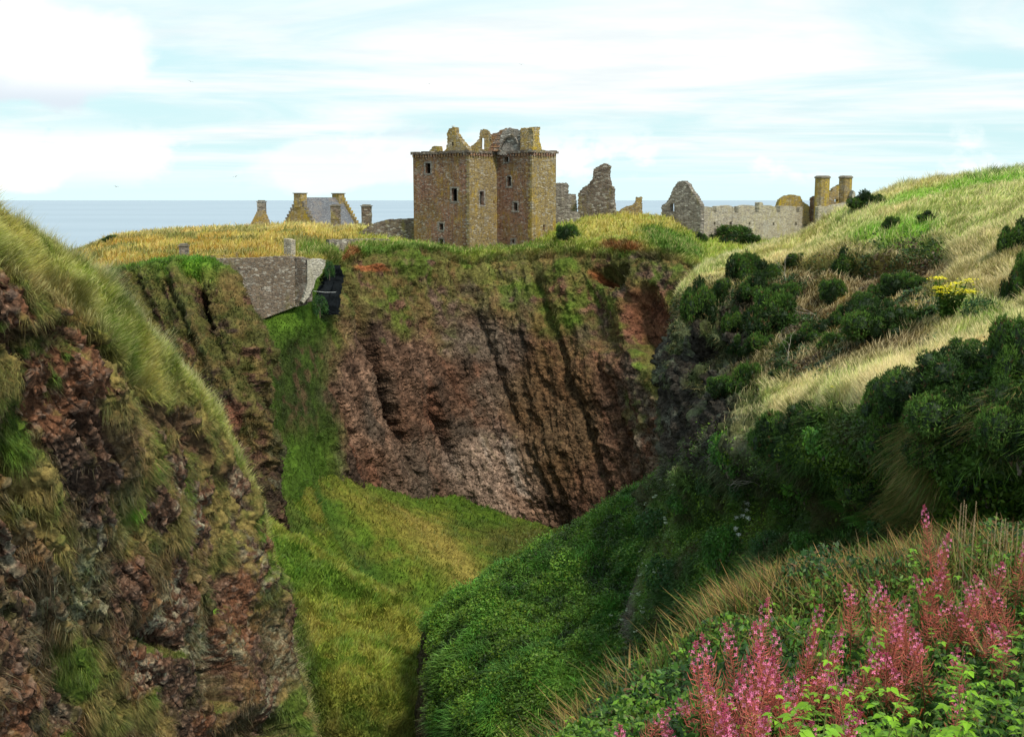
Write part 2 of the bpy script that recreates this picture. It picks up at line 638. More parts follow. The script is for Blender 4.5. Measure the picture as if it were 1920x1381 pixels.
# ---------------------------------------------------------------- sea
def make_sea():
    n = 60
    rr = np.concatenate([[0], np.geomspace(120, 90000, n)])
    th = np.linspace(0, 2 * math.pi, 97)[:-1]
    V = [(0, 0, 0)]
    for r_ in rr[1:]:
        for a in th:
            V.append((r_ * math.sin(a), r_ * math.cos(a), 0))
    Fc = [(0, 1 + (k + 1) % 96, 1 + k) for k in range(96)]
    for i in range(n - 1):
        for k in range(96):
            Fc.append((1 + i * 96 + k, 1 + i * 96 + (k + 1) % 96, 1 + (i + 1) * 96 + (k + 1) % 96, 1 + (i + 1) * 96 + k))
    m, t = new_mat('sea_water')
    g = t.n('ShaderNodeNewGeometry')
    mp = t.n('ShaderNodeMapping', {0: g.outputs['Position'], 'Scale': (0.02, 0.10, 0.05)})
    n1 = t.noise(mp.outputs[0], 1.0, 6, 0.65)
    mp2 = t.n('ShaderNodeMapping', {0: g.outputs['Position'], 'Scale': (0.0006, 0.0012, 0.05)})
    n2 = t.noise(mp2.outputs[0], 1.0, 5, 0.6)
    c = t.mix(t.ramp(n2, 0.35, 0.65), (0.27, 0.34, 0.42), (0.31, 0.38, 0.46))
    b = t.n('ShaderNodeBump', {'Strength': 0.35, 'Distance': 2.0, 'Height': n1})
    finish(m, t, c, 0.55, b.outputs[0], 0.35)
    o = mesh_poly('sea', V, [f[::-1] for f in Fc], m, smooth=True)
    tag(o, kind='structure')


make_sea()


# ---------------------------------------------------------------- castle headland (plateau, cliff)
def interp_rows(cols, rows):
    return rows


R0 = [(-350, 620, 420), (100, 620, 420), (230, 620, 420), (400, 600, 420), (480, 600, 420), (560, 600, 420), (625, 600, 420), (700, 600, 420), (800, 600, 420), (880, 600, 420), (960, 600, 420), (1050, 600, 420), (1150, 600, 420), (1250, 600, 420), (1330, 600, 420), (1500, 600, 420), (1800, 600, 420), (2300, 600, 420)]
R1 = [(-350, 540, 230), (100, 484, 212), (230, 444, 208), (400, 430, 206), (480, 427, 205), (560, 422, 204), (625, 425, 202), (700, 426, 202), (800, 436, 205), (880, 436, 205), (960, 436, 205), (1050, 413, 196), (1150, 404, 192), (1250, 414, 192), (1330, 440, 205), (1500, 436, 215), (1800, 436, 215), (2300, 436, 215)]
R2 = [(-350, 550, 190), (100, 500, 175), (230, 468, 168), (400, 462, 165), (480, 460, 163), (560, 450, 163), (625, 452, 168), (700, 452, 174), (800, 458, 180), (880, 464, 173), (960, 460, 174), (1050, 436, 172), (1150, 428, 172), (1250, 440, 168), (1330, 470, 175), (1500, 470, 185), (1800, 470, 190), (2300, 480, 190)]
R3 = [(-350, 600, 140), (100, 560, 136), (230, 510, 134), (400, 490, 136), (480, 488, 137), (560, 484, 138), (625, 478, 145), (700, 460, 155), (800, 464, 162), (880, 475, 166), (960, 474, 167), (1050, 462, 164), (1150, 456, 160), (1250, 464, 154), (1330, 500, 156), (1500, 520, 170), (1800, 540, 170), (2300, 560, 170)]
R4 = [(-350, 700, 126), (100, 680, 122), (230, 640, 119), (400, 606, 122.5), (480, 600, 122.5), (560, 570, 124.2), (625, 570, 138), (700, 556, 148), (800, 552, 155), (880, 556, 159), (960, 556, 160), (1050, 550, 158), (1150, 545, 153), (1250, 560, 146), (1330, 600, 142), (1500, 640, 145), (1800, 700, 150), (2300, 700, 150)]
R5 = [(-350, 800, 122), (100, 780, 118), (230, 740, 115), (400, 700, 113), (480, 690, 115), (560, 690, 121), (625, 690, 134), (700, 690, 143), (800, 680, 150), (880, 680, 155), (960, 680, 156), (1050, 680, 154), (1150, 680, 149), (1250, 690, 140), (1330, 710, 136), (1500, 760, 138), (1800, 800, 140), (2300, 800, 140)]
R6 = [(-350, 900, 116), (100, 880, 113), (230, 840, 111), (400, 800, 109), (480, 800, 111), (560, 800, 118), (625, 810, 131), (700, 810, 140), (800, 810, 147), (880, 820, 152), (960, 830, 153), (1050, 830, 151), (1150, 820, 146), (1250, 820, 138), (1330, 830, 134), (1500, 860, 134), (1800, 900, 136), (2300, 900, 136)]
R7 = [(-350, 1000, 110), (100, 980, 108), (230, 960, 107), (400, 930, 106), (480, 920, 108), (560, 910, 114), (625, 920, 128), (700, 930, 137), (800, 940, 144), (880, 940, 149), (960, 960, 150), (1050, 990, 149), (1150, 960, 144), (1250, 930, 136), (1330, 930, 132), (1500, 960, 132), (1800, 1000, 132), (2300, 1000, 132)]
R8 = [(x, y + 150, d - 3) for x, y, d in R7]


def disp_cr(X, N, px, py, s):
    face = sstep(s.row, 2.9, 3.5)
    # ribs and gullies run down the face, leaning to the right
    al = px - 0.33 * (py - 480) + 34 * (fbm(X, 0.06, 3) - 0.5) * 2
    U = np.stack([al / 95.0, py / 330.0, X[..., 1] * 0], -1)
    rib = ridged(U, 1.0, 4, 3.0)
    rib2 = ridged(U * [2.7, 2.0, 1], 1.0, 3, 9.0)
    rockw = face * sstep(px, 585, 660)
    d = rockw * ((rib - 0.5) * 2.3 + (rib2 - 0.5) * 0.8)
    # deep narrow cracks
    for cx, cy, ln, wd, dp in ((700, 640, 190, 9, 4.0), (845, 820, 60, 7, 5.0), (745, 770, 110, 8, 3.0), (1085, 760, 150, 9, 2.6), (1125, 600, 60, 22, 3.0), (940, 700, 160, 8, 1.6), (1015, 560, 60, 12, 2.2), (655, 790, 90, 8, 2.5), (1160, 790, 110, 7, 2.0)):
        u_ = (px - cx - 0.33 * (py - cy) + 8 * (fbm(X, 0.3, 2) - .5)) / wd
        v_ = (py - cy) / ln
        d = d - .65 * dp * np.exp(-u_ * u_) * np.exp(-v_ ** 4)
    # alcove of red rock on the right
    d = d - 5.0 * blob(px, py, 1215, 610, 42, 75, -18, fbm(X, 0.2, 3))
    d = d - 4.5 * blob(px, py, 1140, 512, 34, 20, 0, fbm(X, 0.2, 3))
    d = d - 5.0 * blob(px, py, 617, 545, 13, 48, 8)
    d = d + face * (fbm(X, 0.09, 4) - 0.5) * 3.2
    d = d + (1 - face) * (fbm(X, 0.06, 4) - 0.5) * 1.6
    d = d * (1 - blob(px, py, 500, 570, 130, 70, 0))
    return d


def fine_cr(X, N, px, py, s):
    face = sstep(s.row, 2.9, 3.4)
    r1 = ridged(X, 0.55, 5, 2.0) - 0.5
    w_, v_ = worley(X, 1.5)
    al = px - 0.33 * (py - 480) + 34 * (fbm(X, 0.12, 4) - .5)
    sr = ridged(np.stack([al / 30.0, py / 110.0, px * 0], -1), 1.0, 4, 7.0) - .5
    return face * sstep(px, 560, 640) * (r1 * 0.9 + sr * 0.65 + (0.5 - w_) * 0.4) + (fbm(X, 0.8, 3) - .5) * 0.4


def paint_cr(X, N, px, py, s):
    big, mid, sm = fbm(X, 0.05, 4), fbm(X, 0.18, 4, off=3), fbm(X, 0.7, 3, off=9)
    nz = N[..., 2]
    al = px - 0.33 * (py - 480)
    st = fbm(np.stack([al / 18.0, py / 260.0, X[..., 1] * 0.0], -1), 1.0, 4)
    col = mixc(ROCK, ROCKD, sstep(mid, 0.4, 0.7))
    col = lay(col, ROCKR, sstep(st, 0.5, 0.68) * 0.6)
    col = lay(col, GREY * 0.6, sstep(fbm(X, 0.12, 4, off=21), 0.5, 0.62) * 0.45)
    # pink weathered stripes on the left, grey scree fan at the foot
    col = lay(col, PINK, 0.75 * blob(px, py, 670, 720, 55, 150, -14, st) * sstep(st, 0.35, 0.6))
    col = lay(col, PINK * 0.8, 0.6 * blob(px, py, 760, 640, 60, 120, -14, st) * sstep(st, 0.4, 0.62))
    fan = blob(px, py, 935, 890, 75, 85, -40, mid)
    col = lay(col, C(0.24, 0.165, 0.125), fan * 0.85)
    col = lay(col, C(0.28, 0.25, 0.22), fan * sstep(st, 0.5, 0.6) * 0.45)
    col = lay(col, PINK * 0.95, 0.8 * blob(px, py, 1000, 955, 60, 16, 32, mid))
    col = lay(col, GREY * 0.7, 0.4 * blob(px, py, 935, 770, 60, 70, 0, mid) * sstep(sm, 0.4, 0.6))
    col = lay(col, GREY * 0.95, 0.7 * blob(px, py, 1210, 800, 40, 80, 0, mid) * sstep(sm, 0.4, 0.6))
    col = lay(col, GREY * 0.7, 0.6 * blob(px, py, 900, 640, 60, 35, 0, mid))
    col = lay(col, BROWN * 0.7, 0.6 * blob(px, py, 1040, 780, 80, 140, 0, mid))
    rock = np.ones(px.shape, np.float32)
    # turf creeping down the face
    upper = 1 - sstep(py + 150 * (mid - .5) * 2 - 50 * sstep(px, 950, 1150) - 10 * (1 - sstep(px, 700, 850)), 520, 650)
    ledge = sstep(nz, 0.42, 0.72)
    gm = np.clip(upper * 0.9 + ledge * sstep(mid, 0.5, 0.62) * 0.8 * (1 - .75 * sstep(py, 600, 700) * (1 - sstep(px, 1000, 1150))), 0, 1) * sstep(sm * 0.5 + mid * .5, 0.36, 0.5)
    gm = np.clip(gm + 0.9 * blob(px, py, 1040, 600, 45, 30, 0, mid) + blob(px, py, 1225, 700, 26, 60, -25, mid) + 0.7 * blob(px, py, 1190, 770, 30, 40, 0, mid) * sstep(sm, .45, .6) + 0.6 * blob(px, py, 610, 650, 35, 90, -5, mid), 0, 1)
    gcol = mixc(MOSS * .7, OLIVE * .75, sstep(big, 0.4, 0.6))
    gcol = lay(gcol, BROWN * 1.3, sstep(sm, 0.5, 0.7) * 0.6)
    gcol = lay(gcol, GREEN, sstep(fbm(X, 0.25, 3, off=33), 0.52, 0.66) * 0.7)
    col = lay(col, gcol, gm * 0.95)
    rock = rock * (1 - gm * 0.85)
    # left part of the face below the walls: grass slope
    left = (1 - sstep(px + 40 * (mid - .5) * 2 - 0.05 * (py - 600), 590, 640)) * sstep(s.row, 2.6, 3.2)
    lc = mixc(C(0.032, 0.045, 0.011), C(.045, .072, .012), sstep(mid, 0.42, 0.6))
    lc = lay(lc, SOIL * 1.3, sstep(sm, 0.52, 0.66) * 0.7 * sstep(py, 600, 660) * (1 - sstep(py, 760, 850)))
    lc = lay(lc, BRIGHT * 0.6, 0.7 * (1 - sstep(py, 600, 660)))
    lc = lay(lc, BRIGHT * 0.6, 0.5 * sstep(py, 760, 850))
    col = lay(col, lc, left)
    rock = rock * (1 - left)
    # plateau grass
    top = 1 - sstep(s.row + (mid - .5) * 0.5, 2.95, 3.3)
    pc = mixc(GOLD, C(0.32, 0.19, 0.03), sstep(mid, 0.4, 0.6))
    pc = lay(pc, MOSS * 1.0, sstep(fbm(X, 0.16, 3, off=44), 0.5, 0.6) * 0.85)
    pc = lay(pc, YGREEN, 0.8 * sstep(px, 640, 720))
    pc = lay(pc, GOLD, 0.7 * blob(px, py, 1190, 425, 110, 25, 0, mid))
    pc = lay(pc, GREEN, blob(px, py, 1260, 455, 60, 25, 20, mid) + 0.8 * blob(px, py, 1000, 462, 60, 10, 0, mid))
    pc = lay(pc, GREEN, 0.8 * blob(px, py, 600, 468, 60, 14, 0, mid))
    pc = lay(pc, STRAW * 0.9, 0.5 * sstep(s.row, 1.4, 1.0) * (px < 700))
    col = lay(col, pc, top)
    rock = rock * (1 - top)
    lip = blob(px, py, 780, 466, 190, 9, 0, sm)
    col = lay(col, GREEN * 1.1, lip * 0.8)
    # bare red earth
    for a in ((1165, 462, 40, 9, 8), (655, 470, 16, 7, 0), (1120, 505, 22, 9, 0), (1215, 600, 40, 70, -20), (700, 500, 30, 6, 10)):
        m_ = blob(px, py, *a, warp=mid)
        col = lay(col, REDE if a[0] != 1215 else C(.15, .06, .035), m_ * 0.85)
    # black cleft beside the broken wall
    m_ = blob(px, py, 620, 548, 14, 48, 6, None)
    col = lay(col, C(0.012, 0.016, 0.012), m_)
    return col, rock


sheet('castle_cliff', [R0, R1, R2, R3, R4, R5, R6, R7, R8], 1.9, disp_cr, paint_cr, M_FAR, 170, fine_cr)

# ---------------------------------------------------------------- valley slope below the cliff
E0 = [(330, 900, 114), (500, 850, 118), (600, 840, 131), (690, 885, 141), (800, 905, 150), (900, 905, 155), (1050, 965, 157), (1200, 980, 154), (1350, 1000, 150)]
E1 = [(330, 960, 106), (500, 935, 109), (600, 930, 119), (700, 960, 127), (820, 980, 134), (920, 990, 140), (1050, 1012, 143), (1200, 1050, 138), (1350, 1080, 132)]
E2 = [(330, 1060, 99), (520, 1030, 102), (620, 1040, 108), (740, 1060, 113), (840, 1080, 118), (950, 1080, 124), (1080, 1090, 126), (1250, 1150, 120), (1400, 1180, 114)]
E3 = [(330, 1200, 93), (520, 1180, 96), (640, 1170, 100), (760, 1170, 104), (860, 1190, 108), (960, 1200, 111), (1100, 1220, 112), (1260, 1280, 106), (1400, 1300, 100)]
E4 = [(330, 1500, 88), (520, 1500, 90), (640, 1500, 92), (760, 1500, 94), (860, 1500, 96), (960, 1500, 98), (1100, 1500, 98), (1260, 1500, 96), (1400, 1500, 92)]


def disp_e(X, N, px, py, s):
    d = (fbm(X, 0.08, 4) - 0.5) * 4.0 + (fbm(X, 0.5, 3) - 0.5) * 0.8
    # gully
    g_ = (py - (905 + 1.2 * (px - 590))) / 1.55 + 14 * (fbm(X, .15, 3) - .5)
    d = d - 3.2 * np.exp(-(g_ / 26) ** 2) * sstep(px, 570, 640)
    return d


def paint_slope(X, N, px, py, s, base=0):
    mid, sm = fbm(X, 0.15, 4, off=5), fbm(X, 0.6, 4, off=8)
    # bands lie down the slope
    b = fbm(np.stack([(py - 0.85 * px) / 60.0, (px + py) / 400.0, px * 0], -1), 1.0, 3, off=2.0)
    if base == 0:
        col = mixc(C(.085, .135, .014), C(.165, .15, .026), sstep(b * .5 + mid * .5 + (sm - .5) * .4, 0.40, 0.66))
        col = lay(col, C(0.05, 0.085, 0.015), sstep(mid, 0.56, 0.66) * 0.8)
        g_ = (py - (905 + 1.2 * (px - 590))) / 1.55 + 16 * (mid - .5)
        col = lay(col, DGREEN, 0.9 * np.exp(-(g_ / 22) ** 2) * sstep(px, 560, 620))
        g2 = (py - (900 + 0.9 * (px - 690))) / 1.4 + 26 * (mid - .5)
        col = lay(col, GOLD * .55, 0.7 * np.exp(-(g2 / 20) ** 2) * sstep(px, 600, 680))
        col = lay(col, GREEN * 0.8, 0.8 * blob(px, py, 760, 920, 110, 30, 15, mid))
        col = lay(col, MOSS * 0.6, 0.75 * blob(px, py, 1000, 1020, 130, 45, 12, mid))
        col = lay(col, GREEN * 0.7, 0.8 * blob(px, py, 900, 940, 60, 60, 30, mid))
        col = lay(col, GOLD * 0.6, 0.45 * blob(px, py, 840, 1060, 90, 28, 42, mid, .7))
    else:
        col = mixc(C(0.095, 0.155, 0.018), C(0.215, 0.215, 0.035), sstep(mid * .6 + b * .4, 0.42, 0.58))
        col = lay(col, GREEN * 0.9, sstep(sm, 0.5, 0.65) * 0.6)
        col = lay(col, GREEN, 0.7 * blob(px, py, 560, 1010, 60, 16, 30, mid))
        col = lay(col, C(.26, .25, .045), 0.6 * sstep(s.row, .9, 1.0) * (1 - sstep(s.row, 1.1, 1.45)))
        col = lay(col, GOLD * 0.8, 0.5 * sstep(fbm(X, 0.3, 3, off=61), .55, .65))
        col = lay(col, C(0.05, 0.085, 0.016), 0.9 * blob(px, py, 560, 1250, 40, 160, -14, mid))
        col = lay(col, MOSS * 0.8, 0.6 * sstep(py, 1250, 1381))
    return col, np.zeros(px.shape, np.float32)


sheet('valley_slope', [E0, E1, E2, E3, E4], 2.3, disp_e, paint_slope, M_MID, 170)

G0 = [(330, 1000, 116), (510, 1030, 110), (640, 1110, 106), (720, 1170, 103), (830, 1240, 102), (960, 1330, 100)]
G1 = [(330, 870, 99), (510, 979, 96.5), (640, 1061, 94.5), (720, 1112, 93), (810, 1172, 91.5), (950, 1270, 90)]
G2 = [(330, 1020, 91), (510, 1080, 89), (640, 1150, 87), (720, 1190, 86), (812, 1240, 85), (950, 1340, 84)]
G3 = [(330, 1180, 81), (520, 1220, 79), (640, 1260, 78), (720, 1290, 77), (812, 1330, 76), (950, 1420, 75)]
G4 = [(330, 1480, 71), (520, 1490, 70), (640, 1500, 70), (720, 1500, 70), (812, 1510, 70), (950, 1540, 69)]
G5 = [(x, 1750, 60) for x in (330, 520, 640, 720, 812, 950)]
sheet('grass_spur', [G0, G1, G2, G3, G4, G5], 2.3,
      lambda X, N, px, py, s: (fbm(X, 0.1, 4) - 0.5) * 2.0 + (fbm(X, 0.6, 3) - 0.5) * 0.6,
      lambda X, N, px, py, s: paint_slope(X, N, px, py, s, 1), M_MID, 200)

# ---------------------------------------------------------------- middle headland with the retaining wall
B0 = [(90, 640, 150), (205, 560, 145), (320, 520, 142), (375, 510, 138), (396, 510, 134), (412, 530, 132), (416, 560, 134)]
B1 = [(90, 580, 119), (212, 511, 117), (325, 486, 116), (370, 485, 116), (396, 488, 117), (412, 506, 121), (418, 540, 128)]
B2 = [(90, 650, 112), (205, 575, 110), (320, 560, 108), (390, 552, 107), (432, 562, 109), (448, 582, 114), (446, 610, 124)]
B3 = [(140, 780, 106), (250, 700, 104), (360, 680, 102), (425, 670, 102), (474, 675, 104), (488, 690, 109), (480, 700, 118)]
B4 = [(200, 900, 102), (330, 850, 100), (410, 830, 99), (460, 820, 99), (498, 820, 101), (510, 830, 106), (500, 840, 114)]
B5 = [(300, 1080, 99), (390, 1000, 98), (450, 960, 98), (490, 950, 98), (524, 955, 100), (534, 965, 104), (520, 980, 111)]
B6 = [(350, 1300, 98), (430, 1200, 98), (480, 1100, 98), (512, 1080, 98), (536, 1080, 99), (546, 1090, 102), (540, 1100, 108)]


def disp_b(X, N, px, py, s):
    face = sstep(s.row, 1.0, 1.6)
    al = px - 0.42 * (py - 480)
    U = np.stack([al / 42.0, py / 300.0, px * 0], -1)
    d = face * ((ridged(U, 1.0, 4, 5.0) - 0.45) * 3.2 + (fbm(X, 0.15, 4) - .5) * 3.0)
    d = d - face * 3.2 * blob(px, py, 378, 560, 12, 50, -14, fbm(X, .3, 2))
    d = d - 2.2 * blob(px, py, 365, 506, 22, 13, 0, fbm(X, .4, 2))
    return d


def fine_b(X, N, px, py, s):
    face = sstep(s.row, 1.0, 1.4)
    w_, v_ = worley(X, 1.7)
    return face * ((ridged(X, 0.6, 5, 2.0) - 0.5) * 1.3 + (0.5 - w_) * 0.35) + (fbm(X, 1.0, 3) - .5) * .3


def paint_b(X, N, px, py, s):
    mid, sm = fbm(X, 0.22, 4, off=3), fbm(X, 0.9, 4, off=9)
    al = px - 0.42 * (py - 480)
    st = fbm(np.stack([al / 14.0, py / 160.0, px * 0], -1), 1.0, 4)
    col = mixc(ROCK * 0.95, ROCKD, sstep(mid, 0.42, 0.6))
    col = lay(col, PALE * 0.8, sstep(sm, 0.54, 0.64) * 0.6 * sstep(st, .4, .55))
    gm = sstep(st * 0.4 + sm * 0.6, 0.46, 0.54) * (0.9 - 0.75 * sstep(py, 780, 920))
    gm = np.maximum(gm, sstep(N[..., 2], 0.5, 0.75) * 0.8)
    gm = np.maximum(gm, 0.8 * blob(px, py, 450, 650, 30, 170, -14, sm) * sstep(sm, 0.36, 0.46))
    gc = mixc(OLIVE * 0.7, MOSS * 0.6, sstep(sm, .4, .6))
    gc = lay(gc, BROWN * 1.4, sstep(fbm(X, .5, 3, off=70), .5, .62) * .5)
    col = lay(col, gc, gm)
    rock = 1 - gm * 0.9
    top = 1 - sstep(s.row + (mid - .5) * .7, 1.1, 1.7)
    col = lay(col, mixc(GREEN, BRIGHT * .8, sstep(sm, .4, .6)), top)
    rock = rock * (1 - top)
    m_ = blob(px, py, 365, 508, 20, 12, 0, sm)
    col = lay(col, REDE * .7, m_)
    col = lay(col, GREEN * 0.5, 0.8 * blob(px, py, 378, 560, 10, 30, -10, sm))
    m_ = blob(px, py, 440, 780, 14, 26, -10, sm)
    col = lay(col, ROCKR, m_)
    return col, rock


sheet('wall_cliff', [B0, B1, B2, B3, B4, B5, B6], 1.9, disp_b, paint_b, M_MID, 150, fine_b)

# ---------------------------------------------------------------- near left bluff
A0 = [(-400, 330, 70), (-60, 420, 62), (130, 560, 62), (280, 690, 66), (390, 840, 72), (490, 1060, 78), (530, 1280, 78), (600, 1600, 76)]
A1 = [(-400, 300, 26), (-60, 382, 28), (118, 490, 32), (268, 612, 37), (372, 752, 43), (488, 970, 50), (512, 1155, 51), (575, 1390, 49)]
A1b = [(-400, 370, 25), (-60, 430, 26.5), (98, 530, 30), (235, 660, 34.5), (338, 800, 40), (452, 995, 46), (485, 1165, 47), (550, 1410, 46)]
A2 = [(-400, 470, 24), (-80, 500, 25.5), (70, 590, 28.5), (195, 715, 32.5), (300, 850, 37.5), (410, 1020, 43), (450, 1190, 44), (500, 1430, 43)]
A3 = [(-400, 650, 23.2), (-120, 650, 24.6), (0, 710, 27), (110, 830, 30), (210, 960, 34), (300, 1100, 38), (340, 1240, 39.5), (380, 1460, 39)]
A4 = [(-400, 900, 22), (-160, 900, 23.5), (-60, 950, 25), (40, 1030, 28), (120, 1130, 31.5), (190, 1230, 34.5), (220, 1330, 35.5), (250, 1500, 35)]
A5 = [(-400, 1250, 20), (-200, 1250, 21.5), (-110, 1280, 23), (-20, 1320, 26), (50, 1370, 29), (100, 1420, 31), (130, 1480, 32), (160, 1600, 32)]
A6 = [(-400, 1750, 18), (-250, 1750, 19), (-160, 1750, 21), (-60, 1750, 23), (0, 1750, 26), (60, 1750, 28), (100, 1750, 29), (140, 1800, 30)]


def disp_a(X, N, px, py, s):
    rr_ = s.row - .55 * (1 - sstep(s.colp, 2.2, 3.6)) + (fbm(X, .25, 3, off=6.) - .5) * .9
    s.face0 = np.maximum(sstep(rr_, 1.9, 2.5), sstep(s.colp + (fbm(X, .3, 3, off=8.) - .5) * 1.2, 3.3, 4.3) * sstep(s.row, 1.0, 1.35))
    face = s.face0
    al = px - 0.38 * (py - 700)
    U = np.stack([al / 95.0, py / 480.0, px * 0], -1)
    d = face * ((ridged(U, 1.0, 4, 4.4) - 0.5) * 2.2 + (fbm(X, 0.35, 4) - .5) * 1.8)
    d = d + (1 - face) * (fbm(X, 0.22, 4) - .5) * 1.3
    # overhanging turf lip with a hollow beneath it
    lipy = np.interp(px, [-300, 0, 110, 180, 250, 330, 420], [560, 610, 590, 650, 735, 780, 860])
    dl = py - lipy + 30 * (fbm(X, 0.8, 2) - .5)
    d = d - 0.75 * sstep(dl, 0, 10) * (1 - sstep(dl, 25, 90)) * sstep(face, 0, .5) * (1 - .8 * sstep(px, 240, 300)) 
    # cave low down
    wv = fbm(X, 0.6, 3)
    d = d - 2.2 * blob(px, py, 395, 1275, 34, 62, -12, wv, 0.25)
    d = d - 0.9 * blob(px, py, 260, 1190, 60, 24, 25, wv)
    d = d - 1.4 * blob(px, py, 480, 1370, 60, 40, 0, wv)
    d = d - 1.0 * blob(px, py, 30, 940, 22, 160, -18, wv)
    return d


def fine_a(X, N, px, py, s):
    face = s.face0
    al = px - 0.38 * (py - 700)
    w1, v1 = worley(X, 3.4)
    w2, v2 = worley(X, 6.5)
    peb = np.clip(0.55 - w1, 0, 1) * (v1 > 0.45) * 0.24 + np.clip(0.5 - w2, 0, 1) * (v2 > 0.3) * 0.14
    blocky = (ridged(X, 1.5, 5, 3.0) - 0.5) * .75 + (ridged(np.stack([al / 14.0, py / 60.0, px * 0], -1), 1.0, 4, 1.0) - .5) * .5
    s.peb = v1 * (w1 < 0.42) * (v1 > 0.5) * 1.0
    s.peb2 = v2 * (w2 < 0.40) * (v2 > 0.35)
    return face * (blocky * 0.6 + peb) + (1 - face) * (fbm(X, 1.6, 3) - .5) * .22


def paint_a(X, N, px, py, s):
    mid, sm = fbm(X, 0.5, 4, off=3), fbm(X, 1.8, 4, off=9)
    face = s.face0
    s.face = face
    al = px - 0.38 * (py - 700)
    st = fbm(np.stack([al / 34.0, py / 260.0, px * 0], -1), 1.0, 4)
    col = mixc(ROCK * .8, ROCKD * .9, sstep(mid, 0.40, 0.58))
    col = lay(col, C(.135, .058, .030), sstep(fbm(X, .4, 3, off=50), .5, .62) * .7)
    pb = s.peb
    col = lay(col, mixc(C(.17, .095, .06), C(.085, .065, .055), (pb * 7.3) % 1.0), (pb > 0) * 0.7)
    pb = s.peb2
    col = lay(col, mixc(C(.155, .08, .05), C(.17, .125, .095), (pb * 9.1) % 1.0), (pb > 0) * 0.6)
    lich = sstep(fbm(X, 0.5, 4, off=12), 0.47, 0.58) * sstep(fbm(X, 4.5, 3, off=15), 0.49, 0.56)
    lreg = np.clip(blob(px, py, 250, 1080, 260, 200, 20, mid) + blob(px, py, 440, 1200, 80, 190, -20, mid) + .6 * blob(px, py, 60, 1200, 60, 160, -10, mid), 0, 1)
    col = lay(col, PALE * 0.95, lich * lreg * 0.7)
    gm = sstep(mid * .4 + st * .4 + sm * .2, 0.46, 0.51)
    gm = gm * (1 - 0.8 * sstep(py - 0.35 * (px - 200), 900, 1120)) * (1 - 0.75 * blob(px, py, 100, 860, 150, 110, 20, mid))
    gm = np.maximum(gm, sstep(N[..., 2], 0.60, 0.8) * 0.85)
    for a in ((60, 930, 26, 190, -16), (150, 1290, 40, 130, -24), (235, 950, 16, 12, 0), (105, 1010, 20, 60, 0), (560, 1330, 30, 90, -15), (415, 1050, 20, 30, 0), (250, 1340, 60, 40, 20)):
        gm = np.maximum(gm, blob(px, py, *a, warp=mid) * 0.95)
    gm = gm * face
    gc = mixc(OLIVE * 0.7, C(.20, .15, .05), sstep(sm, .42, .6))
    gc = lay(gc, GREEN * 0.9, sstep(fbm(X, .45, 3, off=70), .53, .63) * .8)
    col = lay(col, gc, gm)
    rock = 1 - gm
    tm = 1 - face
    tc_ = mixc(C(.20, .215, .03), C(.34, .31, .075), sstep(mid, .42, .58))
    tc_ = lay(tc_, GREEN, sstep(fbm(X, .35, 3, off=90), .5, .62) * .75)
    tc_ = lay(tc_, BROWN * 1.6, 0.5 * blob(px, py, 60, 560, 110, 40, 10, mid))
    lipy = np.interp(px, [-300, 0, 110, 180, 250, 330, 420], [560, 610, 590, 650, 735, 780, 860])
    dl = py - lipy + 20 * (mid - .5)
    col = lay(col, tc_, tm)
    soil = sstep(dl, -4, 6) * (1 - sstep(dl, 26, 60)) * sstep(mid, .36, .5)
    col = lay(col, SOIL * 0.8, soil * 0.9)
    s.grassm = np.clip(tm + gm, 0, 1) * (1 - soil)
    rock = rock * (1 - tm)
    col = lay(col, BRIGHT, blob(px, py, 235, 955, 14, 12))
    col = lay(col, BRIGHT * .9, blob(px, py, 408, 1140, 12, 14))
    return col, rock


sheet('left_bluff', [A0, A1, A1b, A2, A3, A4, A5, A6], 1.55, disp_a, paint_a, M_NEAR, 260, fine_a)

# ---------------------------------------------------------------- right hillside
H0 = [(1330, 640, 130), (1335, 590, 128), (1350, 550, 126), (1420, 520, 122), (1520, 470, 120), (1640, 410, 116), (1780, 380, 112), (1950, 370, 108), (2350, 350, 100)]
H1 = [(1290, 545, 106), (1296, 525, 101), (1318, 498, 99), (1400, 468, 98), (1505, 436, 96), (1620, 382, 93), (1780, 350, 90), (1950, 334, 86), (2350, 310, 80)]
H2 = [(1266, 560, 96), (1272, 542, 89), (1300, 525, 85), (1390, 506, 82), (1500, 486, 78), (1620, 452, 73), (1780, 420, 68), (1950, 395, 63), (2350, 370, 56)]
H3 = [(1258, 640, 90), (1264, 632, 83), (1290, 620, 78), (1370, 605, 72), (1480, 598, 67), (1620, 585, 61), (1780, 545, 55), (1950, 510, 49), (2350, 490, 42)]
H4 = [(1252, 740, 86), (1257, 735, 79), (1285, 730, 73), (1350, 725, 66), (1440, 705, 58), (1570, 665, 50), (1720, 635, 45), (1950, 595, 39), (2350, 580, 34)]
H5 = [(1247, 840, 83), (1251, 835, 77), (1275, 840, 70), (1330, 815, 60), (1430, 770, 47), (1560, 745, 38.5), (1720, 722, 33), (1950, 690, 28), (2350, 690, 24)]
H6 = [(1235, 960, 81), (1240, 940, 75), (1265, 925, 67), (1320, 905, 58), (1420, 875, 45), (1550, 850, 37), (1700, 830, 31), (1950, 800, 25), (2350, 800, 20)]
H7 = [(1200, 1080, 79), (1205, 1060, 73), (1235, 1045, 64), (1310, 1025, 55), (1420, 990, 44.5), (1550, 980, 36.5), (1700, 980, 30), (1950, 950, 24), (2350, 950, 18.5)]
H8 = [(1150, 1250, 76), (1158, 1230, 70), (1190, 1210, 61), (1290, 1170, 52), (1420, 1140, 43), (1550, 1120, 35), (1700, 1110, 28), (1950, 1100, 21), (2350, 1100, 16)]
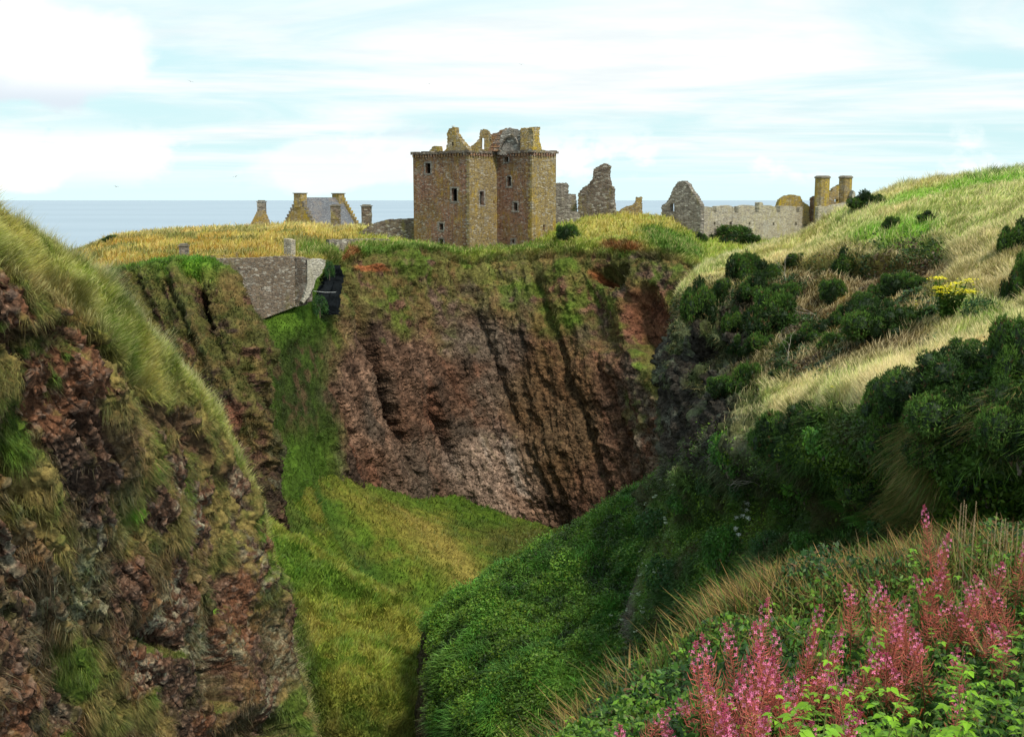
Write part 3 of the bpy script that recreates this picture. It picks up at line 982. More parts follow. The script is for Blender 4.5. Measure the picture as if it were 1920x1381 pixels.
H9 = [(1140, 1450, 74), (1150, 1450, 66), (1190, 1450, 56), (1290, 1450, 46), (1420, 1450, 38), (1550, 1450, 30), (1700, 1450, 23), (1950, 1450, 16), (2350, 1450, 12)]


H0, H1, H2, H3, H4, H5, H6, H7, H8, H9 = [r + [(3700, r[-1][1] - 30, r[-1][2] * .72)] for r in (H0, H1, H2, H3, H4, H5, H6, H7, H8, H9)]


def disp_h(X, N, px, py, s):
    d = (fbm(X, 0.09, 4) - 0.5) * 2.4
    g = (1 - sstep(s.colp + (fbm(X, .15, 3) - .5) * 1.2, 3.2, 3.9)) * sstep(s.row, 2.3, 3.0) * (1 - sstep(s.row, 6.0, 6.8))
    al = px - 0.1 * (py - 500)
    U = np.stack([al / 34.0, py / 260.0, px * 0], -1)
    d = d + g * ((ridged(U, 1.0, 4, 6.1) - 0.5) * 2.6 + (fbm(X, 0.3, 4) - .5) * 2.0)
    # earth step under the near skyline and the path
    d = d - 1.3 * blob(px, py, 1590, 500, 120, 13, -3, fbm(X, .3, 3))
    d = d - 0.6 * blob(px, py, 1745, 510, 40, 40, 40, fbm(X, .3, 3))
    # undercut below the terrace: dark recess
    d = d - 1.7 * blob(px, py, 1520, 940, 190, 80, -6, fbm(X, .2, 3))
    d = d - 1.6 * blob(px, py, 1900, 930, 150, 60, -4, fbm(X, .3, 3))
    d = d - 1.6 * blob(px, py, 1350, 670, 60, 30, 0, fbm(X, .3, 3))
    s.g = g
    return d


def fine_h(X, N, px, py, s):
    w_, v_ = worley(X, 1.6)
    return s.g * ((ridged(X, 0.7, 5, 2.0) - 0.5) * 1.2 + (0.5 - w_) * 0.35) + (1 - s.g) * (fbm(X, 1.0, 3) - .5) * .35


def paint_h(X, N, px, py, s):
    mid, sm = fbm(X, 0.18, 4, off=3), fbm(X, 0.9, 4, off=9)
    g = s.g
    col = mixc(STRAW * 0.9, C(.36, .34, .09), sstep(mid, .42, .6))
    col = lay(col, C(.19, .29, .035), sstep(fbm(X, .12, 3, off=30), .47, .60) * .75)
    s.tp = np.zeros(px.shape, np.float32)
    for a in ((1660, 437, 90, 14, -12), (1800, 362, 170, 8, -8), (1700, 455, 70, 14, 0), (1600, 700, 60, 13, -6), (1870, 345, 120, 9, -6), (1820, 580, 70, 30, 0)):
        tb = blob(px, py, *a, warp=mid)
        s.tp = np.maximum(s.tp, tb)
        col = lay(col, BRIGHT * 1.15, tb * 0.9)
    # bank in front: olive, brown soil, dead grass
    bank = sstep(s.row, 1.9, 2.35) * (1 - sstep(s.row, 4.0, 4.5)) * (1 - sstep(px, 1700, 1800))
    bc = mixc(MOSS * .7, BROWN * .9, sstep(mid, .42, .6))
    bc = lay(bc, SOIL, sstep(sm, .52, .64) * .7)
    bc = lay(bc, C(.22, .145, .04), sstep(fbm(X, .4, 3, off=60), .52, .64) * .7)
    col = lay(col, bc, bank * 0.95)
    rb = blob(px, py, 1870, 520, 160, 60, -10, mid)
    col = lay(col, C(.28, .22, .075), rb * 0.7)
    col = lay(col, SOIL * 1.3, 0.9 * blob(px, py, 1590, 502, 110, 12, -3, sm))
    col = lay(col, C(.20, .12, .06), 0.85 * blob(px, py, 1740, 505, 26, 50, -50, mid))
    col = lay(col, GOLD * .9, 0.6 * blob(px, py, 1430, 520, 110, 14, -18, mid))
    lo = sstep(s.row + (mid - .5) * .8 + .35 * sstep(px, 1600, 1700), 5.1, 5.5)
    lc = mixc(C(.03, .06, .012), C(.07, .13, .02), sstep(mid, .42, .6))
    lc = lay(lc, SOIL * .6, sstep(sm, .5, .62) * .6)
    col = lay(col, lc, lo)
    rock = np.zeros(px.shape, np.float32)
    rc = mixc(C(.060, .046, .036), C(.030, .025, .020), sstep(mid, .42, .6))  # shaded cliff face: its shade is put into a darkened rock colour
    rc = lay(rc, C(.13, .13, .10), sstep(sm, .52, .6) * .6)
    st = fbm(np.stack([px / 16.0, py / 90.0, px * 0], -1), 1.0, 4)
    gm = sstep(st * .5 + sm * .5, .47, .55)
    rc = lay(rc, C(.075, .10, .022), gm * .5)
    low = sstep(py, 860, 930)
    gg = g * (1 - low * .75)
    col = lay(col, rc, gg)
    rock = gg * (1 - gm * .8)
    spur = blob(px, py, 1180, 1180, 26, 110, 10, mid)
    col = lay(col, C(.09, .07, .06), spur * .9)
    rock = np.maximum(rock, spur)
    s.bank, s.lo = bank, lo
    return col, rock


sheet('right_hillside', [H0, H1, H2, H3, H4, H5, H6, H7, H8, H9], 1.9, disp_h, paint_h, M_MID, 200, fine_h)

# ---------------------------------------------------------------- leafy mound in the ravine
F0 = [(775, 1480, 92), (800, 1270, 90), (840, 1190, 92), (950, 1130, 96), (1080, 1070, 100), (1200, 990, 104), (1330, 900, 106)]
F1 = [(788, 1230, 82), (798, 1180, 78), (835, 1132, 77), (950, 1042, 79.5), (1080, 988, 82), (1200, 918, 84.5), (1330, 850, 86)]
F2 = [(785, 1300, 78), (795, 1250, 72.5), (850, 1200, 71), (960, 1130, 72), (1090, 1080, 74), (1210, 1010, 75.5), (1330, 960, 76)]
F3 = [(782, 1381, 75), (793, 1330, 69.5), (860, 1290, 66), (980, 1230, 65), (1100, 1170, 66), (1220, 1110, 67), (1340, 1060, 67)]
F4 = [(780, 1500, 73), (790, 1450, 67.5), (870, 1420, 62), (990, 1360, 59), (1110, 1290, 59.5), (1230, 1230, 60), (1350, 1180, 60)]
F5 = [(780, 1800, 71), (788, 1750, 65), (880, 1720, 58), (1000, 1700, 53), (1120, 1680, 50), (1240, 1650, 50), (1360, 1600, 50)]


def paint_f(X, N, px, py, s):
    mid, sm = fbm(X, 0.25, 4, off=3), fbm(X, 1.2, 4, off=9)
    col = mixc(DGREEN * 1.1, C(.06, .12, .02), sstep(mid, .42, .6))
    col = lay(col, C(.10, .20, .025), 0.5 * blob(px, py, 1130, 1330, 160, 90, -20, mid))
    col = lay(col, ROCKD, 0.9 * (1 - sstep(px - 10 * sm, 790, 812)) * sstep(py, 1160, 1200))
    return col, (1 - sstep(px, 800, 815)) * sstep(py, 1160, 1200)


sheet('leafy_mound', [F0, F1, F2, F3, F4, F5], 2.3,
      lambda X, N, px, py, s: (fbm(X, 0.12, 4) - 0.5) * 3.0 + (fbm(X, 0.5, 3) - 0.5) * 1.4, paint_f, M_MID, 200)

# ---------------------------------------------------------------- foreground bank (the edge the camera looks over)
I0 = [(960, 1620, 17), (1110, 1480, 17), (1230, 1400, 17), (1340, 1320, 17), (1470, 1250, 17), (1650, 1200, 17), (1900, 1180, 17), (2350, 1180, 17)]
I1 = [(990, 1470, 9.5), (1125, 1400, 10.5), (1225, 1300, 11.2), (1330, 1215, 11.8), (1450, 1140, 12.3), (1650, 1105, 12.3), (1900, 1080, 11.5), (2350, 1060, 10)]
I2 = [(960, 1600, 7.4), (1100, 1520, 8), (1200, 1450, 8.5), (1320, 1360, 9), (1450, 1300, 9.4), (1650, 1260, 9.4), (1900, 1230, 8.8), (2350, 1200, 7.5)]
I3 = [(900, 1800, 5.4), (1080, 1720, 5.8), (1200, 1660, 6.2), (1320, 1600, 6.4), (1450, 1560, 6.6), (1650, 1520, 6.6), (1900, 1480, 6.2), (2350, 1450, 5.4)]
I4 = [(x, 2500, 3.0) for x in (700, 1000, 1180, 1320, 1450, 1700, 2000, 2500)]


I0, I1, I2, I3, I4 = [r + [(5200, r[-1][1] + 10, r[-1][2] * .8)] for r in (I0, I1, I2, I3, I4)]


def paint_i(X, N, px, py, s):
    mid = fbm(X, 1.2, 4, off=3)
    return mixc(C(.03, .05, .012), C(.06, .05, .025), sstep(mid, .4, .6)), np.zeros(px.shape, np.float32)


sheet('foreground_bank', [I0, I1, I2, I3, I4], 4.5,
      lambda X, N, px, py, s: (fbm(X, 0.6, 4) - 0.5) * 0.5, paint_i, M_NEAR, 200)

# ================================================================ BUILDINGS AND RUINS
RNG = random.Random(11)
S_RED = stone_mat('red_rubble', (0.29, 0.145, 0.095), (0.235, 0.14, 0.055), (0.11, 0.05, 0.035), (0.36, 0.225, 0.03), 0.36, 1.0, pale=0.35)
S_OCHRE = stone_mat('ochre_rubble', (0.34, 0.25, 0.11), (0.29, 0.205, 0.07), (0.15, 0.10, 0.05), (0.42, 0.28, 0.045), 0.42, 1.0, pale=0.45)
S_GREY = stone_mat('grey_rubble', (0.28, 0.245, 0.22), (0.21, 0.18, 0.15), (0.10, 0.085, 0.075), (0.30, 0.25, 0.10), 0.28, 0.8, pale=0.55)
S_DARK = stone_mat('brown_rubble', (0.20, 0.15, 0.12), (0.15, 0.115, 0.085), (0.06, 0.045, 0.04), (0.27, 0.22, 0.06), 0.38, 0.8, pale=0.5)
S_PALE = stone_mat('pale_masonry', (0.46, 0.40, 0.29), (0.40, 0.34, 0.25), (0.22, 0.19, 0.16), (0.42, 0.37, 0.16), 0.35, 0.9, mortar=(0.42, 0.4, 0.36), pale=0.4)
S_YEL = stone_mat('lichened_masonry', (0.36, 0.26, 0.11), (0.30, 0.21, 0.07), (0.17, 0.13, 0.08), (0.46, 0.32, 0.035), 0.58, 0.9, pale=0.35)
S_WALL = stone_mat('retaining_rubble', (0.27, 0.205, 0.155), (0.21, 0.155, 0.11), (0.11, 0.085, 0.07), (0.22, 0.20, 0.09), 0.25, 1.3, pale=0.55)
S_LIT = stone_mat('lit_rubble', (0.50, 0.46, 0.38), (0.44, 0.40, 0.32), (0.30, 0.27, 0.22), (0.34, 0.32, 0.20), 0.3, 1.2, mortar=(0.5, 0.46, 0.4), pale=0.5)
M_SLATE = stone_mat('roof_slates', (0.20, 0.215, 0.25), (0.24, 0.235, 0.25), (0.12, 0.13, 0.16), (0.30, 0.24, 0.20), 0.35, 1.6, mortar=(0.12, 0.12, 0.14), pale=0.25)
M_HOLE = plain_mat('unlit_interior', (0.004, 0.0035, 0.003), 1.0, 1, 0.1, 0.0)
M_CAP = plain_mat('cap_stone', (0.16, 0.14, 0.11), 0.9, 3, 0.4)


class Plane:
    """upright plane through two ground points, each given by photo pixel column and depth"""
    def __init__(s, pxa, da, pxb, db, py=420):
        s.A = P(pxa, py, da)
        s.B = P(pxb, py, db)
        e = (s.B - s.A)[:2]
        s.len = np.linalg.norm(e)
        s.e = e / s.len
        s.n = np.array([s.e[1], -s.e[0]])      # towards the camera
        if s.n[1] > 0:
            s.n = -s.n

    def sz(s, px, py):
        ray = P(px, py, 100.0) - EYE
        t = np.dot(s.A[:2] - EYE[:2], s.n) / np.dot(ray[:2], s.n)
        X = EYE + ray * t
        return np.dot(X[:2] - s.A[:2], s.e), X[2]

    def xyz(s, u, z, back=0.0):
        return (s.A[0] + s.e[0] * u - s.n[0] * back, s.A[1] + s.e[1] * u - s.n[1] * back, z)


def jag(pts, step=0.42, amp=0.16, closed=True, skip=()):
    out_ = []
    n = len(pts)
    for i in range(n):
        p, q = pts[i], pts[(i + 1) % n]
        out_.append(p)
        if i in skip: continue
        ds, dz = q[0] - p[0], q[1] - p[1]
        L = math.hypot(ds, dz)
        k = int(L / step)
        if k < 1: continue
        stairs = abs(ds) > 0.25 * L and abs(dz) > 0.25 * L
        for j in range(1, k + 1):
            t = (j - RNG.uniform(0.2, 0.8)) / k
            if stairs:
                t2 = min(1, t + RNG.uniform(0.2, 0.5) / k)
                out_.append((p[0] + ds * t2, p[1] + dz * t + RNG.uniform(-amp, amp) * .5))
                out_.append((p[0] + ds * t2 + RNG.uniform(-amp, amp) * .3, p[1] + dz * min(1, t2 + .1 / k)))
            else:
                nx, nz = -dz / L, ds / L
                a = RNG.uniform(-amp, amp)
                out_.append((p[0] + ds * t + nx * a, p[1] + dz * t + nz * a))
                out_.append((p[0] + ds * (t + .12 / k) + nx * -a * .6, p[1] + dz * (t + .12 / k) + nz * -a * .6))
    return out_


def extrude(pl, outline, holes, th, name, mat, parent=None, origin=None):
    """upright slab of real thickness with openings"""
    loops = [outline] + list(holes)
    tess = geometry.tessellate_polygon([[Vector((u, z, 0)) for u, z in lp] for lp in loops])
    flat = [p for lp in loops for p in lp]
    nf = len(flat)
    V = [pl.xyz(u, z, 0) for u, z in flat] + [pl.xyz(u, z, th) for u, z in flat]
    Fc = []
    for t in tess:
        Fc.append(tuple(t))
        Fc.append(tuple(i + nf for i in reversed(t)))
    b = 0
    for lp in loops:
        m = len(lp)
        for i in range(m):
            j = (i + 1) % m
            Fc.append((b + i, b + j, b + j + nf, b + i + nf))
        b += m
    V = np.array(V, float)
    o = mesh_poly(name, V if origin is None else V - np.array(origin), Fc, mat, parent)
    return o


def ruin(name, label, cat, a, outline, mat, th=0.9, holes=(), amp=0.12, step=0.42, skip=(), group=None, parent=None, origin=None, nojag=False):
    pl = Plane(*a)
    o2 = [pl.sz(*p) for p in outline]
    if not nojag:
        o2 = jag(o2, step, amp, skip=skip)
    hs = [jag([pl.sz(*p) for p in h], 0.5, 0.04) for h in holes]
    o = extrude(pl, o2, hs, th, name, mat, parent, origin)
    if parent is None:
        # origin to the base of the thing
        me = o.data
        co = np.empty(len(me.vertices) * 3, np.float32)
        me.vertices.foreach_get('co', co)
        co = co.reshape(-1, 3)
        c = np.array([co[:, 0].mean(), co[:, 1].mean(), co[:, 2].min()])
        me.vertices.foreach_set('co', (co - c).ravel())
        o.location = c
        tag(o, label, cat, group)
    return o


def box_holes(*rects):
    return [[(x0, y0), (x1, y0), (x1, y1), (x0, y1)] for x0, y0, x1, y1 in rects]


# ---------------------------------------------------------------- the keep
kc = [P(776, 420, 180.0), P(880, 420, 171.0), P(932, 420, 176.3), P(997, 420, 170.6), P(1042, 420, 175.2)]
kc = [c[:2] for c in kc]
ldir = (kc[0] - kc[1]) / np.linalg.norm(kc[0] - kc[1])
rdir = (kc[2] - kc[1]) / np.linalg.norm(kc[2] - kc[1])
k5 = kc[4] + ldir * 13.0 + rdir * 0.5
k6 = kc[0] + rdir * 9.0
poly = kc + [k5, k6]
KZ0, KZ1 = 38.0, 57.55
keep_c = np.array([np.mean([p[0] for p in poly]), np.mean([p[1] for p in poly]), KZ0])
keep = empty('castle_keep', keep_c, 0, 'tall roofless L shaped red and ochre stone keep on the brink of the cliff', 'castle')
wins = {0: [(798, 306, 807, 325), (863, 320, 865.4, 325), (847, 353, 857, 377), (824, 419, 831, 431), (824, 448, 831, 460)],
        1: [(900, 359, 907, 384), (925, 376, 927.3, 382)],
        2: [(946, 294, 953, 304), (951, 331, 958, 349), (963, 380, 970, 395), (936.5, 346, 938.7, 351), (960, 449, 964.5, 456)],
        3: [(1018.5, 421, 1021.5, 431)]}


class Pl2(Plane):
    def __init__(s, a, b):
        s.A = np.array([a[0], a[1], 0.0])
        s.B = np.array([b[0], b[1], 0.0])
        e = (s.B - s.A)[:2]
        s.len = np.linalg.norm(e)
        s.e = e / s.len
        s.n = np.array([s.e[1], -s.e[0]])


for i in range(7):
    a, b = poly[i], poly[(i + 1) % 7]
    pl = Pl2(a, b)
    hs = []
    for (x0, y0, x1, y1) in wins.get(i, ()):
        u0, z0 = pl.sz(x0, y1)
        u1, z1 = pl.sz(x1, y0)
        hs.append([(u0, z0), (u1, z0), (u1, z1), (u0, z1)])
    mt = {0: S_RED, 1: S_OCHRE, 2: S_RED, 3: S_OCHRE}.get(i, S_RED)
    loops = [[(0, KZ0), (pl.len, KZ0), (pl.len, KZ1 - .4), (0, KZ1 - .4)]] + hs
    tess = geometry.tessellate_polygon([[Vector((u, z, 0)) for u, z in lp] for lp in loops])
    flat = [p for lp in loops for p in lp]
    mesh_poly('wall', np.array([pl.xyz(u, z) for u, z in flat]) - keep_c, [tuple(t) for t in tess], mt, keep)
    for hp in hs:
        (u0, z0), (u1, _), (_, z1), _ = hp
        dp = .55
        V = [pl.xyz(u, z, bk) for bk in (0, dp) for u, z in hp]
        wo = mesh_poly('window', np.array(V) - keep_c, [(0, 1, 5, 4), (1, 2, 6, 5), (2, 3, 7, 6), (3, 0, 4, 7)], S_RED, keep)
        mesh_poly('dark_pane', np.array([pl.xyz(u, z, dp - .02) for u, z in hp]) - keep_c, [(0, 1, 2, 3)], M_HOLE, wo)  # near-black pane, the darkness inside put into its colour
        if u1 - u0 > 0.4:
            # dressed stones round the opening
            mb = MB()
            tt = 0.26
            z = z0 - tt
            while z < z1:
                for sgn, ue in ((-1, u0), (1, u1)):
                    wd = RNG.choice((0.26, 0.42))
                    hh = 0.36
                    ua, ub = (ue - wd, ue) if sgn < 0 else (ue, ue + wd)
                    zt = min(z + hh - .02, z1 + tt)
                    c = 0.0
                    V = [pl.xyz(ua, z, -.03), pl.xyz(ub, z, -.03), pl.xyz(ub, zt, -.03), pl.xyz(ua, zt, -.03), pl.xyz(ua, z, .04), pl.xyz(ub, z, .04), pl.xyz(ub, zt, .04), pl.xyz(ua, zt, .04)]
                    mb.add(np.array(V) - keep_c, [(0, 1, 2, 3), (1, 5, 6, 2), (4, 0, 3, 7), (3, 2, 6, 7), (0, 4, 5, 1)])
                z += 0.36
            for zz_, h_ in ((z1 + .002, tt), (z0 - tt, tt - .002)):
                V = [pl.xyz(u0 + .002, zz_, -.035), pl.xyz(u1 - .002, zz_, -.035), pl.xyz(u1 - .002, zz_ + h_, -.035), pl.xyz(u0 + .002, zz_ + h_, -.035), pl.xyz(u0 + .002, zz_, .04), pl.xyz(u1 - .002, zz_, .04), pl.xyz(u1 - .002, zz_ + h_, .04), pl.xyz(u0 + .002, zz_ + h_, .04)]
                mb.add(np.array(V) - keep_c, [(0, 1, 2, 3), (1, 5, 6, 2), (4, 0, 3, 7), (3, 2, 6, 7), (0, 4, 5, 1)])
            mb.build('surround', S_GREY, wo)


def offset_poly(pts, d):
    n = len(pts)
    o = []
    for i in range(n):
        p0, p1, p2 = pts[i - 1], pts[i], pts[(i + 1) % n]
        e1 = (p1 - p0) / np.linalg.norm(p1 - p0)
        e2 = (p2 - p1) / np.linalg.norm(p2 - p1)
        n1 = np.array([e1[1], -e1[0]])
        n2 = np.array([e2[1], -e2[0]])
        m = n1 + n2
        m = m / np.linalg.norm(m)
        o.append(p1 + m * d / max(0.35, np.dot(m, n1)))
    return o


mb = MB()
pin, pou = offset_poly(poly, -0.5), offset_poly(poly, 0.30)
for i in range(7):
    j = (i + 1) % 7
    segs = 16
    for k in range(segs):
        t0, t1 = k / segs, (k + 1) / segs
        top = KZ1 + RNG.uniform(-.12, .06)
        q = [pou[i] + (pou[j] - pou[i]) * t0, pou[i] + (pou[j] - pou[i]) * t1, pin[i] + (pin[j] - pin[i]) * t1, pin[i] + (pin[j] - pin[i]) * t0]
        V = [(x, y, KZ1 - .42) for x, y in q] + [(x, y, top) for x, y in q]
        mb.add(np.array(V) - keep_c, [(0, 1, 5, 4), (4, 5, 6, 7), (2, 3, 7, 6), (0, 3, 2, 1)] + [(1, 2, 6, 5), (3, 0, 4, 7)])
mb.build('parapet', S_DARK, keep)
mb = MB()
for i in range(4):
    mb = MB()
    a, b = poly[i], poly[i + 1]
    L = np.linalg.norm(b - a)
    e = (b - a) / L
    nrm = np.array([e[1], -e[0]])
    for k in range(int(L / .62)):
        c = a + e * (k + .5) * .62 + nrm * .13
        mb.box(np.array([c[0], c[1], KZ1 - .66]) - keep_c, (.30, .26, .44), math.atan2(e[1], e[0]), jit=.05)
    mb.build('corbel_table', S_RED, keep)
# quoins at the two near corners
for i in (1, 3):
    mb = MB()
    c = poly[i]
    z = 39.0
    q = 0
    while z < KZ1 - 1.0:
        for (dr, nb) in ((poly[i - 1] - c, 0), (poly[i + 1] - c, 1)):
            e = dr / np.linalg.norm(dr)
            nrm = np.array([e[1], -e[0]]) * (-1 if nb == 0 else 1)
            wd = .75 if (q + nb) % 2 else .42
            m = c + e * wd / 2 + nrm * .012
            mb.box(np.array([m[0], m[1], z + .19]) - keep_c, (wd, .05, .37), math.atan2(e[1], e[0]))
        z += .40
        q += 1
    mb.build('quoins', S_OCHRE, keep)
mesh_poly('roof_floor', np.array([(x, y, KZ1 - .5) for x, y in pin]) - keep_c, [tuple(range(7))], S_DARK, keep)


def kp(name, a, outline, mat, th=.8, holes=(), amp=.13):
    return ruin(name, None, None, a, outline, mat, th, holes, amp, parent=keep, origin=keep_c)


kp('wall_stump', (800, 178, 828, 176), [(804, 290), (805, 282), (810, 275.5), (816, 274), (823, 274), (824, 283), (826, 290)], S_YEL)
kp('broken_gable', (830, 176.5, 880, 173), [(828, 290), (832, 284), (837, 278), (839, 263), (837.5, 250), (842, 241), (849, 238), (853, 239), (853, 249), (860, 259.5), (868, 269), (878, 281), (883, 290)], S_OCHRE, 1.0, box_holes((847, 266.5, 850.5, 273.5)))
kp('stair_turret', (880, 176.5, 920, 175), [(878, 290), (880, 276), (890, 269), (899, 259), (899, 252), (901, 243), (907.5, 242), (915, 245), (918.5, 253), (920, 290)], S_OCHRE, .45, box_holes((902, 259, 907.6, 280)))
# broken turnpike stair: rising steps in section
mb = MB()
pl = Plane(918, 175, 945, 175)
for k in range(10):
    ua, za = pl.sz(919 + k * 1.9, 282 - k * 3.6)
    x, y, z = pl.xyz(ua + .7, za, 0.4 + (k % 2) * .1)
    mb.box(np.array([x, y, z]) - keep_c, (2.0 - k * .05, 1.2, .26), 0, jit=.03)
mb.build('broken_stair', S_RED, keep)
kp('stair_back_wall', (915, 177.2, 950, 177.2), [(916, 290), (918, 253), (924, 250), (932, 249), (938, 244), (946, 241), (952, 240), (953, 290)], S_RED, .8)
kp('vault_end_wall', (930, 175.2, 978, 173), [(932, 290), (934, 268), (938, 252), (944, 245.5), (953, 240.5), (962, 242), (970, 244), (977, 243.5), (979, 290)], S_GREY, .8)
# dark arch line of the fallen vault, standing proud of that wall
mb = MB()
pl = Plane(930, 174.9, 978, 172.7)
ar = [pl.sz(*p) for p in ((936, 281), (941, 270), (947, 260), (953, 254.5), (960, 253.5), (966, 258), (971, 268), (976, 280))]
mb.tube([np.array(pl.xyz(u, z)) - keep_c for u, z in ar], .17, 5)
mb.build('vault_rib', S_DARK, keep)
kp('cap_house_wall', (976, 172.4, 1000, 171.4), [(975, 290), (976.5, 240), (983, 239.5), (987, 240.5), (989, 243), (999, 243.5), (1000, 290)], S_OCHRE, 1.2)
kp('chimney_stack', (997, 171.2, 1018, 172.6), [(998, 290), (1000, 262), (999, 246), (997, 240), (1005, 238.5), (1013, 238.5), (1011, 250), (1012, 266), (1016, 280), (1018, 290)], S_YEL, 1.4)

# ---------------------------------------------------------------- ruins right of the keep
ruin('ruined_wall', 'low grey broken wall stub right against the keep side', 'ruin', (1040, 192, 1085, 192), [(1038, 420), (1038, 343), (1062, 342.5), (1067, 348), (1066, 363.5), (1080, 364), (1080.5, 371), (1084, 420)], S_GREY)
ruin('rubble_wall', 'low pale rubble footing between the keep and the tall broken gable', 'ruin', (1040, 184, 1090, 184), [(1036, 425), (1036, 398), (1060, 396.5), (1083, 397), (1088, 405), (1090, 425)], S_GREY)
ruin('ruined_gable', 'tall dark broken gable with yellow lichened peak behind the grassy knoll', 'ruin', (1083, 190, 1151, 187), [(1081, 425), (1083, 400), (1084, 362), (1092, 352), (1103, 345), (1111, 335), (1113, 316.5), (1124, 310), (1131.5, 306), (1142, 311), (1139.5, 331), (1142.5, 342), (1143.5, 348), (1149.5, 354), (1148.5, 371), (1151, 393), (1152, 425)], S_DARK, 1.1, box_holes((1101.6, 359, 1103.2, 364)))
ruin('ruined_wall', 'low ochre wall rising to a small square corner stub over the sea', 'ruin', (1150, 192, 1206, 192), [(1150, 425), (1151, 396), (1160, 396.5), (1166, 391.5), (1174, 387), (1186, 384.5), (1192.5, 377), (1193, 369.5), (1204, 369), (1205, 425)], S_OCHRE)
ruin('ruined_gable', 'grey pointed stone gable with one small window left of the long wall', 'ruin', (1240, 192, 1314, 186), [(1239, 460), (1240.5, 385), (1249, 380), (1257, 366), (1261, 355), (1270, 341), (1281, 339), (1289, 344), (1294, 355), (1303, 366), (1311, 380), (1314, 387), (1313, 460)], S_GREY, 1.0, box_holes((1256, 382, 1264, 396.5)), amp=.16)
ruin('long_wall', 'long pale roofless stone range with notched top and small windows', 'ruin', (1313, 187, 1540, 210),
     [(1311, 470), (1312, 387), (1325, 387), (1337, 389), (1338, 398), (1343, 398), (1344, 387), (1367, 385), (1376, 388), (1377, 399), (1384, 399), (1385, 387), (1400, 384.5), (1415, 386), (1416, 399), (1423, 399), (1424, 379), (1429, 379), (1431, 385), (1443, 385), (1455, 388), (1456, 398), (1462, 398), (1463, 386), (1492, 387), (1493, 398), (1499, 398), (1500, 388), (1529, 387), (1532, 400), (1540, 470)], S_PALE, 1.0,
     box_holes((1338, 416, 1341.5, 421.5), (1368, 415.5, 1372.5, 422), (1404, 416.5, 1407, 421.5), (1449, 417, 1452, 422), (1491, 416.5, 1494, 423)), amp=.07)
ruin('ruined_wall', 'rounded ochre lump of masonry rising behind the long pale wall', 'ruin', (1456, 206, 1520, 206), [(1456, 420), (1458, 387), (1463, 374), (1474, 366.5), (1488, 365), (1501, 368.5), (1505, 378), (1517, 386), (1518, 420)], S_YEL, 2.2)
tw = empty('ruined_tower', P(1565, 400, 205), 0, 'ruin of two square chimney towers joined by broken walling at the hill edge', 'ruin')
tw_c = np.array(tw.location)


def tower(pxa, pxb, top, bot, d, name='chimney_tower'):
    """eight sided shaft with a projecting cap"""
    A, B = P(pxa, top, d), P(pxb, top, d)
    r = (B[0] - A[0]) / 2
    c = (A + B) / 2
    zb = P(pxa, bot, d)[2]
    mb = MB()
    pts = []
    for k in range(8):
        a = math.pi / 8 + k * math.pi / 4
        pts.append((math.cos(a) * r * 1.06, math.sin(a) * r * 1.06))
    V = [(c[0] + x, c[1] + y, zb) for x, y in pts] + [(c[0] + x, c[1] + y, c[2]) for x, y in pts]
    mb.add(np.array(V) - tw_c, [(k, (k + 1) % 8, 8 + (k + 1) % 8, 8 + k) for k in range(8)] + [tuple(range(8, 16))])
    o = mb.build(name, S_YEL, tw)
    mb = MB()
    V = [(c[0] + x * s_, c[1] + y * s_, c[2] + z) for z, s_ in ((.003, 1.13), (.22, 1.13), (.45, .85)) for x, y in pts]
    mb.add(np.array(V) - tw_c, [(8 * h + k, 8 * h + (k + 1) % 8, 8 * h + 8 + (k + 1) % 8, 8 * h + 8 + k) for h in (0, 1) for k in range(8)] + [tuple(range(16, 24)), tuple(range(7, -1, -1))])
    mb.build('cap', M_CAP, o)


tower(1529.5, 1555, 334, 470, 204)
tower(1574.5, 1597, 334, 470, 207)
ruin('wall', None, None, (1550, 206, 1580, 207), [(1552, 470), (1553, 372), (1557, 362), (1563, 353), (1572, 347), (1576, 346), (1577, 470)], S_YEL, .9, box_holes((1565, 373.5, 1571.5, 378.5)), parent=tw, origin=tw_c)
ruin('wall', None, None, (1514, 207, 1532, 206), [(1514, 470), (1518, 384), (1518, 371), (1524, 367.5), (1531, 367), (1532, 470)], S_RED, .9, parent=tw, origin=tw_c)
ruin('wall', None, None, (1532, 202, 1620, 206), [(1532, 470), (1534, 388), (1553, 386), (1565, 384), (1575, 382), (1596, 380), (1600, 357), (1604, 362), (1606, 470)], S_PALE, .9, parent=tw, origin=tw_c)

# ---------------------------------------------------------------- house with the slate roof
ga, gb = P(531, 424, 219), P(590, 424, 213)
ld = (ga - gb)[:2]
gw = np.linalg.norm(ld)
ld /= gw
ax = np.array([-ld[1], ld[0]])
if ax[0] < 0: ax = -ax
hl = 11.6
zb = 36.0
ze = P(590, 426, 213)[2]
zr = P(563, 370, 217)[2]
house = empty('slate_roofed_house', ((ga[0] + gb[0]) / 2, (ga[1] + gb[1]) / 2, zb), 0, 'small stone house with grey slate roof and ochre lichened gable ends', 'house')
hc = np.array(house.location)


def house_pt(s, t, z):
    """s along the gable 0..gw from near side, t along the ridge"""
    p = gb[:2] + ld * s + ax * t
    return np.array([p[0], p[1], z]) - hc


